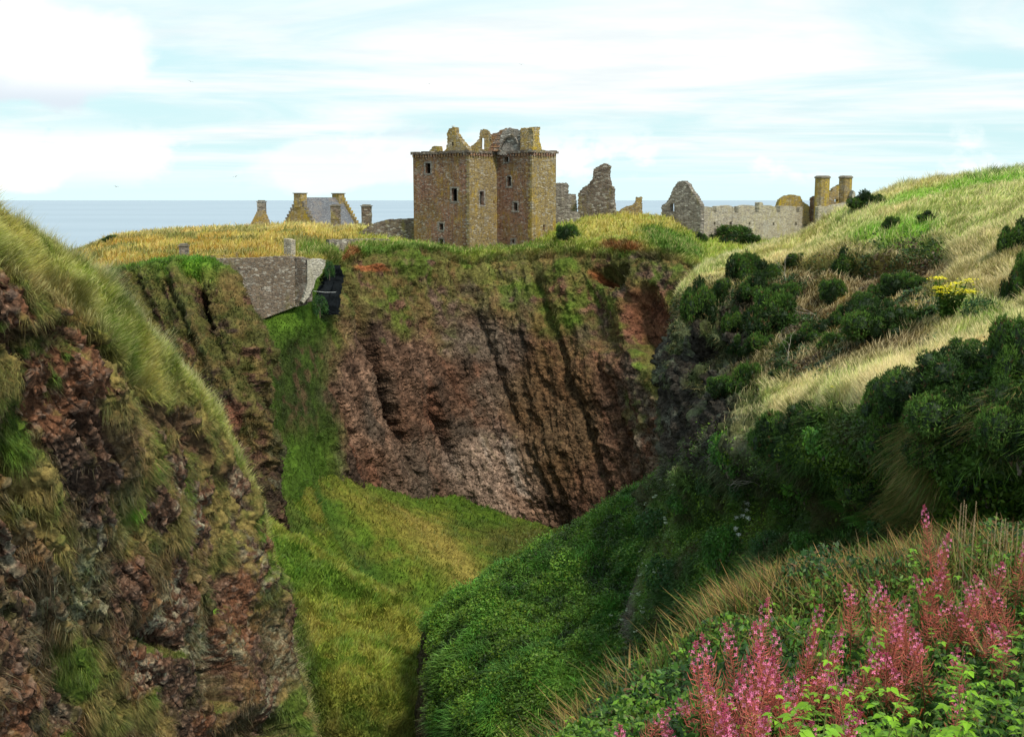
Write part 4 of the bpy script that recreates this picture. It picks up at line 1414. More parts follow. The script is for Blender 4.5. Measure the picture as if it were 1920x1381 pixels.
for t0 in (0.0, hl - .7):
    pr = [(0, zb), (gw, zb), (gw, ze + .1), (gw * .5, zr + .35), (0, ze + .1)]
    V = [house_pt(s, t0, z) for s, z in pr] + [house_pt(s, t0 + .7, z) for s, z in pr]
    mesh_poly('gable', V, [(0, 1, 2, 3, 4), (9, 8, 7, 6, 5)] + [(i, (i + 1) % 5, 5 + (i + 1) % 5, 5 + i) for i in range(5)], S_YEL, house)
    # crow-steps along the gable skew
    mb = MB()
    for sgn in (0, 1):
        for k in range(9):
            f = k / 9
            s = gw * (.5 * f) if sgn == 0 else gw * (1 - .5 * f)
            z = ze + (zr - ze) * f + .3
            mb.box(house_pt(s, t0 + .35, z), (.62, .76, .5), math.atan2(ld[1], ld[0]), jit=.03)
    mb.build('crow_steps', S_GREY if t0 == 0 else S_YEL, house)
for s0, s1 in ((0, gw / 2), (gw, gw / 2)):
    V = [house_pt(s0, .72, ze - .1), house_pt(s0, hl - .72, ze - .1), house_pt(s1, hl - .72, zr), house_pt(s1, .72, zr)]
    V += [v - np.array([0, 0, .2]) for v in V]
    mesh_poly('roof', V, [(0, 1, 2, 3), (7, 6, 5, 4), (0, 4, 5, 1), (1, 5, 6, 2), (2, 6, 7, 3), (3, 7, 4, 0)], M_SLATE, house)
for s0 in (0, gw):
    V = [house_pt(s0, .7, zb), house_pt(s0, hl - .7, zb), house_pt(s0, hl - .7, ze - .2), house_pt(s0, .7, ze - .2)]
    mesh_poly('wall', V, [(0, 1, 2, 3)], S_GREY, house)
for t0 in (.9, hl - .9):
    mb = MB()
    mb.box(house_pt(gw / 2, t0 - .3, zr - .6), (2.1, 1.5, 2.6), math.atan2(ld[1], ld[0]), jit=.02)
    o = mb.build('chimney', S_YEL, house)
    mb = MB()
    mb.box(house_pt(gw / 2, t0 - .3, zr + .78), (2.4, 1.8, .16), math.atan2(ld[1], ld[0]))
    mb.build('cope', M_CAP, o)


def stack(px0, px1, top, bot, d, label, mat, name='chimney_stack', capped=True):
    A, B = P(px0, top, d), P(px1, top, d)
    zb = P(px0, bot, d)[2]
    r = (B[0] - A[0])
    c = np.array([(A[0] + B[0]) / 2, A[1] + r / 2, zb])
    root = empty(name, c, 0, label, 'chimney')
    mb = MB()
    z = zb
    h = A[2] - zb
    n = max(3, int(h / .45))
    for k in range(n):
        mb.box((0, 0, h * (k + .5) / n), (r * RNG.uniform(.95, 1.05), r * RNG.uniform(.9, 1.0), h / n), 0, jit=.03)
    mb.build('shaft', mat, root)
    if capped:
        mb = MB()
        mb.box((0, 0, h + .10), (r * 1.16, r * 1.16, .16), jit=.01)
        mb.box((0, 0, h + .26), (r * .8, r * .8, .18), jit=.04)
        mb.build('cap', M_CAP, root)
    return root


stack(619.5, 636, 387, 440, 208, 'square rubble chimney standing in front of the slate roof', S_DARK)
stack(677, 695, 387, 445, 206, 'square rubble chimney standing alone right of the slate roofed house', S_DARK)
cg = stack(481.5, 496, 379, 400, 212, 'small stone chimney on a crow stepped gable left of the house', S_GREY)
ruin('gable', None, None, (468, 212, 506, 212), [(466, 440), (468, 423), (474, 411), (480, 399), (482, 394), (495, 394), (498, 401), (504, 414), (507, 428), (508, 440)], S_OCHRE, .8, parent=cg, origin=np.array(cg.location))
stack(335, 350, 462, 486, 141, 'short round topped stone post at the left end of the cliff wall', S_GREY, 'stone_post')

ruin('rubble_wall', 'curved dark rubble wall with grass on top left of the keep', 'wall', (674, 186, 790, 183), [(672, 437), (684, 428), (702, 418), (721, 412.5), (750, 410.5), (790, 409), (790, 470), (700, 470)], S_DARK, 1.4, amp=.12, skip=(5, 6, 7))
ruin('rubble_wall', 'low pale rubble wall dipping in front of the curved rubble wall', 'wall', (616, 158, 735, 164), [(617, 449.5), (660, 448.5), (708, 447.5), (732, 449), (728, 480), (620, 480)], S_GREY, 1.0, amp=.08, skip=(3, 4, 5))
ruin('wall_stub', 'square end of a broken wall at the grassy bank above the tall cliff wall', 'wall', (532, 139, 546, 138), [(532, 447), (540, 448), (545.5, 450), (546, 500), (532, 500)], S_PALE, .7, amp=.05, skip=(2, 3, 4))
ruin('parapet_wall', 'thin low ochre topped wall left of the tall retaining wall', 'wall', (348, 137, 446, 137), [(349, 480), (395, 479), (437, 478), (437.5, 473), (444, 473), (445, 500), (349, 500)], S_YEL, .6, amp=.03, skip=(5, 6, 7))

# tall retaining wall between the crags
rw = empty('retaining_wall', P(510, 560, 124), 0, 'tall rubble retaining wall closing the gap between two crags, broken off at the right', 'wall')
rc_ = np.array(rw.location)
ruin('wall', None, None, (400, 121.2, 553, 122.6), [(385, 640), (400, 485), (430, 484.5), (470, 484), (505, 481.5), (530, 480.5), (553, 481), (553, 575), (468, 607)], S_WALL, 1.2, amp=.05, skip=(6, 7, 8), parent=rw, origin=rc_)
ruin('buttress', None, None, (553, 122.6, 576, 121.9), [(553.2, 575), (553.2, 481.5), (565, 484), (575.8, 487), (575.8, 566), (566, 572)], S_DARK, 1.0, amp=.04, skip=(0, 3), parent=rw, origin=rc_)  # darker stone carries the shading of this turned face
ruin('wall_end', None, None, (576, 121.9, 612, 122.8), [(576.2, 487.5), (590, 486), (604, 485.5), (611, 489), (608, 503), (603, 513), (592, 525), (588, 540), (580, 556), (570, 569), (566, 565), (573, 545), (576.2, 530)], S_LIT, 1.3, amp=.09, skip=(11, 12), parent=rw, origin=rc_)  # lit face of the wall put into a paler stone colour
# solid black sheet hung in the cleft
mb = MB()
pl = Plane(590, 130.0, 640, 136.5)
rgn = np.random.RandomState(3)
nu, nv = 14, 26
V, Fc = [], []
for j in range(nv + 1):
    py_ = 497 + (590 - 497) * j / nv
    l_ = rgn.uniform(-3, 3) + np.interp(py_, [497, 530, 545, 575, 590], [619, 607, 598, 586, 604])
    r_ = rgn.uniform(-2, 2) + np.interp(py_, [497, 520, 560, 590], [634, 640, 636, 632])
    for i in range(nu + 1):
        u, z = pl.sz(l_ + (r_ - l_) * i / nu, py_)
        V.append(pl.xyz(u, z, rgn.uniform(-.12, .12) + .5 * math.sin(i * .9)))
for j in range(nv):
    for i in range(nu):
        a = j * (nu + 1) + i
        Fc.append((a, a + 1, a + nu + 2, a + nu + 1))
nv0 = len(V)
V2 = [(x, y + .15, z) for x, y, z in V]
o = mesh_poly('black_sheet', V + V2, Fc + [tuple(i + nv0 for i in f[::-1]) for f in Fc], plain_mat('sheet_black', (0.008, 0.010, 0.012), .9, 4, .4, .05), smooth=True)
tag(o, 'black sheet hung down the cleft between broken wall and red cliff', 'netting')
mb = MB()
p0, p1 = np.array(P(588, 545.5, 122.6)), np.array(P(630, 547.5, 134))
mb.tube([p0, (p0 + p1) / 2 - [0, 0, .08], p1], .028, 4)
o = mb.build('rope', plain_mat('white_rope', (.6, .6, .6), .8))
tag(o, 'thin white rope stretched across the black sheet', 'rope')


# ---------------------------------------------------------------- birds
M_GULL = plain_mat('gull', (.5, .5, .5), .7, 20, .1, attr=True)


def gull_perched(px, py, d, label, flip=1):
    b = P(px, py, d)
    root = empty('seagull', b, 0, label, 'bird', 'gulls perched on the ruins')
    mb = MB()
    k = 1.0
    n = 9
    cs = [(-.30, .10, .012), (-.20, .13, .04), (-.08, .16, .075), (.04, .18, .085), (.12, .21, .07), (.16, .27, .045), (.19, .31, .045), (.23, .32, .03), (.25, .315, .01)]
    mb.tube([(flip * x, 0, z) for x, z, r in cs], [r for *_, r in cs], 8, (.75, .75, .75))
    body = mb.build('body', M_GULL, root, True)
    mb = MB()
    for s in (-1, 1):
        mb.tube([(flip * .10, s * .07, .20), (flip * -.06, s * .085, .18), (flip * -.32, s * .03, .12)], [.03, .045, .01], 6, (.42, .44, .47))
    mb.build('wings', M_GULL, root, True)
    mb = MB()
    mb.tube([(flip * .24, 0, .315), (flip * .31, 0, .30)], [.014, .004], 5, (.6, .4, .05))
    mb.build('beak', M_GULL, root)
    for s in (-1, 1):
        mb = MB()
        mb.tube([(0, s * .03, .13), (flip * .01, s * .03, 0)], .01, 4, (.5, .3, .2))
        mb.build('leg', M_GULL, root)


gull_perched(850, 238.5, 176, 'white gull perched on the peak of the keep gable', 1)
gull_perched(1139, 309.5, 189.5, 'gull perched on the tall dark broken gable', -1)
gull_perched(566, 367, 218, 'gull perched on the left chimney of the slate roofed house', 1)
gull_perched(1582, 331, 207, 'gull perched on the right one of the twin chimney towers', -1)


def bird_fly(px, py, d, label, roll=.3, dark=.12):
    root = empty('flying_bird', P(px, py, d), RNG.uniform(-.6, .6), label, 'bird', 'birds flying over the sea cliffs')
    root.rotation_euler[1] = roll
    mb = MB()
    mb.tube([(0, .22, 0), (0, .1, .01), (0, -.08, 0), (0, -.25, 0)], [.01, .05, .055, .01], 6, (dark,) * 3)
    mb.build('body', M_GULL, root, True)
    for s in (-1, 1):
        w_ = [(0, .06, .02), (s * .28, .09, .12), (s * .62, -.02, .06), (s * .28, -.04, .11), (0, -.07, .02)]
        V = w_ + [(x, y, z - .015) for x, y, z in w_]
        mesh_poly('wing', V, [(0, 1, 3, 4), (1, 2, 3), (9, 8, 6, 5), (8, 7, 6), (0, 5, 6, 1), (1, 6, 7, 2), (2, 7, 8, 3), (3, 8, 9, 4)], M_GULL, root, [(dark * 1.1,) * 3] * 10)


bird_fly(357, 153, 190, 'small dark bird flying high in the left sky', .3)
bird_fly(442, 331, 190, 'small dark bird flying low over the sea left of the house', -.3)
bird_fly(218, 350, 210, 'small dark bird over the horizon at the far left', .2)
bird_fly(977, 121, 230, 'tiny bird high in the sky above the keep', .1)
bird_fly(805, 157, 230, 'tiny bird in the sky up left of the keep', -.1)

# ================================================================ VEGETATION
RS = np.random.RandomState(21)


def scatter(s, n, w, x0=-220, x1=2300, y0=-50, y1=1440, facing=-0.35):
    """n random places on a sheet, picked by weight w (array over the sheet's vertices)"""
    X = s.X
    vis = ((EYE - X) * s.N).sum(-1) / (np.linalg.norm(EYE - X, axis=-1) + 1e-6)
    m = (s.sx > x0) & (s.sx < x1) & (s.sy > y0) & (s.sy < y1) & (vis > facing)
    wt = np.where(m, np.clip(w, 0, None), 0)[:-1, :-1].ravel().astype(float)
    if wt.sum() <= 0:
        return None
    cdf = np.cumsum(wt)
    ii = np.searchsorted(cdf, RS.rand(n) * cdf[-1])
    r, c = np.divmod(ii, X.shape[1] - 1)
    a, b = RS.rand(n, 1), RS.rand(n, 1)
    p = X[r, c] + a * (X[r + 1, c] - X[r, c]) + b * (X[r, c + 1] - X[r, c])
    return p, s.N[r, c], s.col[r, c], s.sx[r, c], s.sy[r, c]


def jitcol(c, v=0.25, hue=0.10):
    n = len(c)
    k = 1 + RS.uniform(-v, v, (n, 1))
    h = 1 + RS.uniform(-hue, hue, (n, 3))
    return np.clip(c * k * h, 0.003, 0.9)


class Blades:
    def __init__(s):
        s.V, s.K, s.n = [], [], 0

    def add(s, p, up, h, wd, lean, col, tip=None, droop=0.0):
        """p (n,3) base, up (n,3) growth direction, h height, wd width, lean (n,3) bend vector in metres"""
        n = len(p)
        h = np.broadcast_to(h, (n,)).reshape(n, 1)
        wd = np.broadcast_to(wd, (n,)).reshape(n, 1)
        a = RS.uniform(0, math.pi, n)
        side = np.stack([np.cos(a), np.sin(a) * .6, RS.uniform(-.2, .2, n)], 1)
        side /= np.linalg.norm(side, axis=1, keepdims=True)
        mid = p + up * h * .55 + lean * .3
        tp = p + up * h + lean - np.array([0, 0, 1.0]) * droop * h
        V = np.stack([p - side * wd * .5, p + side * wd * .5, mid + side * wd * .42, mid - side * wd * .42, tp], 1)
        tip = col if tip is None else tip
        K = np.stack([col, col, col * .5 + (col + tip) * .25, col * .5 + (col + tip) * .25, tip], 1)
        s.V.append(V.reshape(-1, 3))
        s.K.append(K.reshape(-1, 3))
        s.n += n

    def build(s, name, mat, label, cat):
        n = s.n
        b = (np.arange(n) * 5)[:, None]
        q = b + np.array([[0, 1, 2, 3]])
        t = b + np.array([[3, 2, 4]])
        loops = np.concatenate([q, t], 1).ravel()
        st = (np.arange(n) * 7)[:, None] + np.array([[0, 4]])
        tt = np.broadcast_to(np.array([[4, 3]]), (n, 2))
        o = mesh_np(name, np.concatenate(s.V), loops, st.ravel(), tt.ravel(), mat, None, np.concatenate(s.K), False)
        return tag(o, label, cat, None, 'stuff')


class Leaves:
    def __init__(s):
        s.V, s.K, s.n = [], [], 0

    def add(s, p, nrm, size, col, asp=.55):
        """flat pointed leaves (two triangles folded along the midrib)"""
        n = len(p)
        size = np.broadcast_to(size, (n,)).reshape(n, 1)
        nn = nrm + RS.normal(0, .55, (n, 3))
        nn /= np.linalg.norm(nn, axis=1, keepdims=True) + 1e-9
        t = np.cross(nn, RS.normal(0, 1, (n, 3)))
        t /= np.linalg.norm(t, axis=1, keepdims=True) + 1e-9
        b = np.cross(nn, t)
        V = np.stack([p - t * size * .5, p + b * size * asp * .5 - nn * size * .08, p + t * size * .5 - nn * size * .12, p - b * size * asp * .5 - nn * size * .08], 1)
        s.V.append(V.reshape(-1, 3))
        s.K.append(np.repeat(col, 4, axis=0))
        s.n += n

    def arrays(s):
        n = s.n
        b = (np.arange(n) * 4)[:, None]
        loops = (b + np.array([[0, 1, 2, 0, 2, 3]])).ravel()
        return np.concatenate(s.V), loops, np.arange(2 * n) * 3, np.full(2 * n, 3), np.concatenate(s.K)

    def build(s, name, mat, label=None, cat=None, parent=None, stuff=True):
        V, l, st, tt, K = s.arrays()
        o = mesh_np(name, V, l, st, tt, mat, parent, K, False)
        if stuff:
            tag(o, label, cat, None, 'stuff')
        return o


UPV = np.array([0, 0, 1.0])


def updir(N, a=.6):
    u = N * (1 - a) + UPV * a + RS.normal(0, .16, N.shape)
    return u / np.linalg.norm(u, axis=1, keepdims=True)


def dist(p):
    return np.linalg.norm(p - EYE, axis=1)


def clumpy(s, sc, lo=.35, hi=.6, off=0.):
    return sstep(fbm(s.X, sc, 3, off=off), lo, hi)


def turf(bl, s, n, w, hr, wide=1.0, a=.6, lean=(.12, 0, 0), tip=None, tipw=.5, v=.25, bright=1.15, droop=0., green=1.0, **kw):
    r = scatter(s, n, w, **kw)
    if r is None: return
    p, N, c, sx, sy = r
    m = len(p)
    h = RS.uniform(hr[0], hr[1], m) * (.75 + .5 * vnoise(p, .7))
    d = dist(p)
    wd = np.maximum(.010, d * .00062) * wide * RS.uniform(.7, 1.3, m)
    cl = np.stack([fbm(p, 1.1, 2, off=o_) for o_ in (3., 31., 77.)], 1)
    h = h * (.45 + 1.1 * cl[:, 2])
    ln = (np.array([lean]) + (cl - .5) * [1.9, 1.9, .3] + RS.normal(0, .26, (m, 3)) * [1, 1, .3]) * h[:, None]
    c = c * (.62 + .76 * cl[:, :1])
    gsh = sstep(fbm(p, .7, 2, off=55.), .45, .62)[:, None]
    gsh = gsh * green
    c = c * (1 - gsh * .5) + c * np.array([.62, .95, .6]) * gsh * .5
    col = jitcol(c * bright, v)
    tp = None
    if tip is not None:
        tp = np.where(RS.rand(m, 1) < tipw, np.array([tip]) * RS.uniform(.7, 1.2, (m, 1)), col)
    bl.add(p - N * .03, updir(N, a), h, wd, ln, col, tp, droop)


cc, wc, lb, hs, vs, gs, fm, fb = (SHEETS[k] for k in ('castle_cliff', 'wall_cliff', 'left_bluff', 'right_hillside', 'valley_slope', 'grass_spur', 'leafy_mound', 'foreground_bank'))
KG = 1.0

bl = Blades()
top = (1 - cc.rock) * (cc.row < 3.15) * (cc.row > .7)
turf(bl, cc, int(90000 * KG), top, (.45, .95), 1.1, .75, tip=(.62, .50, .22), tipw=.35)
turf(bl, cc, int(50000 * KG), (1 - cc.rock) * (cc.row >= 3.1), (.25, .5), 1.2, .3, droop=.5, bright=1.0)
turf(bl, cc, int(16000 * KG), (np.abs(cc.row - 3.05) < .22) * (cc.sx > 560) * (cc.sx < 1330), (.4, .8), 1.2, .6, bright=1.1)
bl.build('headland_grass', M_GRASS, 'golden and green grass covering the castle headland and its ledges', 'grass')

bl = Blades()
turf(bl, vs, int(50000 * KG), np.ones(vs.px.shape), (.3, .55), 1.2, .5, bright=1.05, v=.3)
turf(bl, gs, int(70000 * KG), np.ones(gs.px.shape), (.3, .6), 1.2, .5, bright=1.1, v=.3)
bl.build('valley_grass', M_GRASS, 'yellow green grass on the steep slopes in the ravine', 'grass')

bl = Blades()
turf(bl, wc, int(30000 * KG), (1 - wc.rock), (.25, .5), 1.2, .3, droop=.5, bright=1.0, v=.3)
turf(bl, wc, int(6000 * KG), (wc.row < 1.4) * 1.0, (.3, .6), 1.2, .7, bright=1.1)
bl.build('crag_grass', M_GRASS, 'olive grass tufts clinging to the crag below the retaining wall', 'grass')

bl = Blades()
topm = (1 - lb.face) * lb.grassm
turf(bl, lb, int(190000 * KG), topm * (.25 + clumpy(lb, .5)), (.17, .40), .9, .65, lean=(.12, -.05, 0), tip=(.60, .56, .24), tipw=.4, bright=1.15, v=.35)
turf(bl, lb, int(12000 * KG), topm * (np.abs(lb.row - 1.0) < .12), (.30, .65), .6, .8, lean=(.15, 0, 0), tip=(.55, .48, .30), tipw=.8, bright=1.1)
turf(bl, lb, int(80000 * KG), lb.face * lb.grassm * clumpy(lb, 1.1, .4, .55, 5.), (.12, .34), .8, .12, lean=(.12, -.1, 0), droop=.7, bright=1.1, v=.5)
bl.build('bluff_grass', M_GRASS, 'long yellow green grass on top of the near left bluff and tufts down its face', 'grass')

bl = Blades()
mead = (1 - .8 * hs.tp) * (1 - hs.rock) * (1 - hs.g) * (1 - hs.bank * .8) * (1 - hs.lo) * (hs.row > .6)
turf(bl, hs, int(250000 * KG), mead, (.30, .62), .9, .8, green=.5, lean=(.18, 0, 0), tip=(.84, .67, .38), tipw=.65, bright=1.15, v=.25)
turf(bl, hs, int(26000 * KG), hs.bank * (1 - hs.rock) * clumpy(hs, .6), (.3, .7), 1.1, .45, lean=(-.05, -.1, 0), droop=.45, tip=(.36, .27, .10), tipw=.25, bright=1.0, v=.45)
turf(bl, hs, int(16000 * KG), (np.abs(hs.row - 1.0) < .1) * (1 - hs.rock), (.4, .8), .8, .9, tip=(.62, .54, .34), tipw=.8)
turf(bl, hs, int(7000 * KG), hs.g * (1 - hs.rock), (.2, .45), 1.2, .2, droop=.6, bright=1.1, v=.4)
turf(bl, hs, 16000, hs.tp * (1 - hs.bank), (.10, .22), 1.2, .8, bright=1.2, green=.6)
bl.build('meadow_grass', M_GRASS, 'pale seeding grass covering the right hillside and its terrace', 'grass')

# ---- overhanging strap-leaved grass on the bank right of the recess
bl = Blades()
reg = blob(hs.px, hs.py, 1690, 885, 150, 34, -38) + blob(hs.px, hs.py, 1880, 790, 60, 30, -30) * .4
r = scatter(hs, 6500, reg)
p, N, c, sx, sy = r
m = len(p)
h = RS.uniform(.5, 1.0, m)
base = np.where(RS.rand(m, 1) < .3, np.array([[.20, .15, .05]]), np.array([[.07, .12, .02]]))
bl.add(p, updir(N, .5), h, .022, np.stack([RS.normal(-.25, .2, m), RS.normal(-.25, .2, m), RS.normal(-.1, .1, m)], 1), jitcol(base, .4), jitcol(np.where(RS.rand(m, 1) < .35, np.array([[.30, .2, .07]]), base), .4), .45)
bl.build('tussock_grass', M_GRASS, 'long olive tussock grass hanging over the shaded bank', 'grass')

# ---------------------------------------------------------------- leaf covers
def cover(lv, s, n, w, size, cols, lift=(.0, .35), nb=.5, v=.35, **kw):
    r = scatter(s, n, w, **kw)
    p, N, c, sx, sy = r
    m = len(p)
    k = RS.rand(m)
    cl = fbm(p, .5, 3)
    cols = np.array(cols)
    ci = np.clip((cl - .28) / .44 * len(cols) + RS.normal(0, .6, m), 0, len(cols) - 1).astype(int)
    p = p + N * (lift[0] + (lift[1] - lift[0]) * k * (.1 + 2.2 * fbm(p, .8, 3) ** 2))[:, None]
    lv.add(p, N * (1 - nb) + UPV * nb, RS.uniform(size[0], size[1], m), jitcol(cols[ci], v))


GR = [(.016, .034, .006), (.03, .062, .008), (.05, .098, .010), (.08, .145, .013), (.12, .20, .018)]
lv = Leaves()
cover(lv, fm, int(170000 * KG), np.clip((fm.px > 800) + (fm.py < 1160), 0, 1) * 1.0, (.08, .26), GR + [(.14, .26, .03)], (0, .8))
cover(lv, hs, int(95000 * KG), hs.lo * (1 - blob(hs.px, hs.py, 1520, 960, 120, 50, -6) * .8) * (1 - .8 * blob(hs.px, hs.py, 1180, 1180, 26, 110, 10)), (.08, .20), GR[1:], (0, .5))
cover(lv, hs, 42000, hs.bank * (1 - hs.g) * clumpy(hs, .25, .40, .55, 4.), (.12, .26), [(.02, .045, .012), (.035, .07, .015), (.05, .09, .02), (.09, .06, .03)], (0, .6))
lv.build('leafy_ground_cover', M_LEAF, 'dark green leafy ground cover on the ravine mound and shaded bank', 'ground cover')
bl = Blades()
turf(bl, fm, int(60000 * KG), (.3 + clumpy(fm, .3, .4, .6, 3.)) * (fm.px > 800), (.4, .9), 1.2, .5, lean=(0, -.3, 0), droop=.3, bright=2.4, v=.4)
turf(bl, hs, int(50000 * KG), hs.lo * clumpy(hs, .4, .45, .6, 9.) * (1 - .8 * sstep(hs.px, 1450, 1550)), (.3, .7), 1.2, .4, lean=(-.1, -.2, 0), droop=.4, bright=1.7, v=.4)
bl.build('ravine_grass', M_GRASS, 'lush green grass blades between the leaves of the ravine mound', 'grass')

# ---------------------------------------------------------------- gorse
def lobes(rs, n, flat=.75):
    L = [((0, 0, .45), .45)]
    for k in range(n):
        a = rs.uniform(0, 2 * math.pi)
        e = rs.uniform(-.1, 1.2)
        rr = rs.uniform(.45, .78)
        r_ = rs.uniform(.18, .36)
        L.append(((rr * math.cos(a) * math.cos(e), rr * math.sin(a) * math.cos(e), .30 + rr * math.sin(e) * flat * .9), r_))
    return L


def lobe_points(rs, L, n, shell=(.72, 1.06)):
    w = np.array([r * r for _, r in L])
    k = rs.choice(len(L), n, p=w / w.sum())
    v = rs.normal(0, 1, (n, 3))
    v /= np.linalg.norm(v, axis=1, keepdims=True)
    C_ = np.array([c for c, _ in L])[k]
    Rr = np.array([r for _, r in L])[k][:, None]
    p = C_ + v * Rr * rs.uniform(shell[0], shell[1], (n, 1)) * (.85 + .3 * vnoise(v * 2 + C_ * 3, 2.0))[:, None]
    # drop what lies buried inside another lobe
    keep_ = np.ones(n, bool)
    for i, (c, r) in enumerate(L):
        d = np.linalg.norm(p - np.array(c), axis=1)
        keep_ &= ~((d < r * .78) & (k != i))
    keep_ &= p[:, 2] > -.05
    return p[keep_], v[keep_], k[keep_]


def gorse_proto(seed, n=5200, cols=((.018, .042, .008), (.032, .072, .011), (.05, .11, .015), (.075, .145, .02)), brown=.05, needle=.085, thin=.016):
    rs = np.random.RandomState(seed)
    L = lobes(rs, 30)
    L = L[:1] + [((c[0] * 1.05, c[1] * 1.05, c[2] * rs.uniform(.8, 1.1)), r * rs.uniform(.55, .95)) for c, r in L[1:]]
    p, v, k = lobe_points(rs, L, n)
    m = len(p)
    lc = np.array(cols)[rs.randint(0, len(cols), len(L))]
    base = lc[k]
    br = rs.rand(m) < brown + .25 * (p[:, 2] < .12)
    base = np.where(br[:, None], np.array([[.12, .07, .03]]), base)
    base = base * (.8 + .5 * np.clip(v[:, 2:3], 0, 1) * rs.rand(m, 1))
    V, K = [], []
    for q in range(4):
        dr = v * .8 + rs.normal(0, .55, (m, 3)) + np.array([0, 0, .35])
        dr /= np.linalg.norm(dr, axis=1, keepdims=True)
        sd_ = np.cross(dr, rs.normal(0, 1, (m, 3)))
        sd_ /= np.linalg.norm(sd_, axis=1, keepdims=True) + 1e-9
        ln = needle * rs.uniform(.6, 1.3, (m, 1))
        V.append(np.stack([p - sd_ * thin, p + sd_ * thin, p + dr * ln], 1).reshape(-1, 3))
        c = np.clip(base * rs.uniform(.65, 1.45, (m, 1)), .004, .5)
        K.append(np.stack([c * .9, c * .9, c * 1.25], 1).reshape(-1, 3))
    V = np.concatenate(V)
    K = np.concatenate(K)
    nt_ = len(V) // 3
    # solid twiggy core so that one cannot look straight through
    mb = MB()
    mb.raw(V, np.arange(nt_ * 3).reshape(-1, 3), K)
    for (c, r) in L:
        n1, n2 = 7, 5
        Vc, Fc = [], []
        for i in range(n2 + 1):
            for j in range(n1):
                th, ph = math.pi * i / n2, 2 * math.pi * j / n1
                rr = r * .74 * rs.uniform(.85, 1.1)
                Vc.append((c[0] + rr * math.sin(th) * math.cos(ph), c[1] + rr * math.sin(th) * math.sin(ph), max(-.1, c[2] + rr * math.cos(th))))
        for i in range(n2):
            for j in range(n1):
                Fc.append((i * n1 + j, i * n1 + (j + 1) % n1, (i + 1) * n1 + (j + 1) % n1, (i + 1) * n1 + j))
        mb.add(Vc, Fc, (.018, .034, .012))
    return mb


def stems_mb(seed, n=7):
    rs = np.random.RandomState(seed)
    mb = MB()
    for k in range(n):
        a = rs.uniform(0, 2 * math.pi)
        r_ = rs.uniform(.2, .6)
        mb.tube([(0, 0, -.15), (.3 * r_ * math.cos(a), .3 * r_ * math.sin(a), .12), (r_ * math.cos(a), r_ * math.sin(a), .35 + rs.uniform(0, .2))], [.035, .025, .012], 5, (.14, .11, .08))
    return mb


PROTO = []
for k in range(4):
    root = empty('gorse_bush', (0, 0, -500), 0)
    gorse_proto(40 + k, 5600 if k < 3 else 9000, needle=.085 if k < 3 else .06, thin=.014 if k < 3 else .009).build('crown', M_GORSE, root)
    stems_mb(70 + k).build('stems', M_BARK, root)
    PROTO.append([root, False])


def plant_copy(pr, loc, scale, rz):
    if not pr[1]:
        o = pr[0]
        pr[1] = True
    else:
        o = copy_tree(pr[0])
    o.location = [float(v) for v in loc]
    o.scale = scale
    o.rotation_euler = (0, 0, rz)
    return o


EXTRA = [(1480, 560, 60, 40, 0, 'gorse bush filling the gap above the wide rounded one'), (1530, 640, 70, 44, 1, 'low gorse bush between the wide rounded one and the biggest one'),
         (1420, 660, 56, 44, 0, 'gorse bush right of the small round bright green one'), (1440, 520, 50, 36, 1, 'low gorse bush right of the brow bush'),
         (1490, 500, 44, 26, 2, 'flat gorse bush at the upper edge of the scrub under the meadow'), (1560, 650, 50, 34, 0, 'small gorse bush at the left foot of the biggest rounded one'),
         (1740, 600, 50, 30, 2, 'small gorse bush between the biggest one and the yellow ragwort'), (1650, 560, 50, 34, 1, 'gorse bush just above the biggest rounded one'),
         (1720, 540, 40, 30, 0, 'little gorse bush at the lower end of the earth path'), (1490, 655, 50, 34, 2, 'small gorse bush under the right side of the wide rounded one'),
         (1360, 740, 60, 40, 0, 'gorse bush on the cliff left of the one at the terrace lip'), (1420, 560, 60, 50, 1, 'gorse bush directly under the brow bush')]
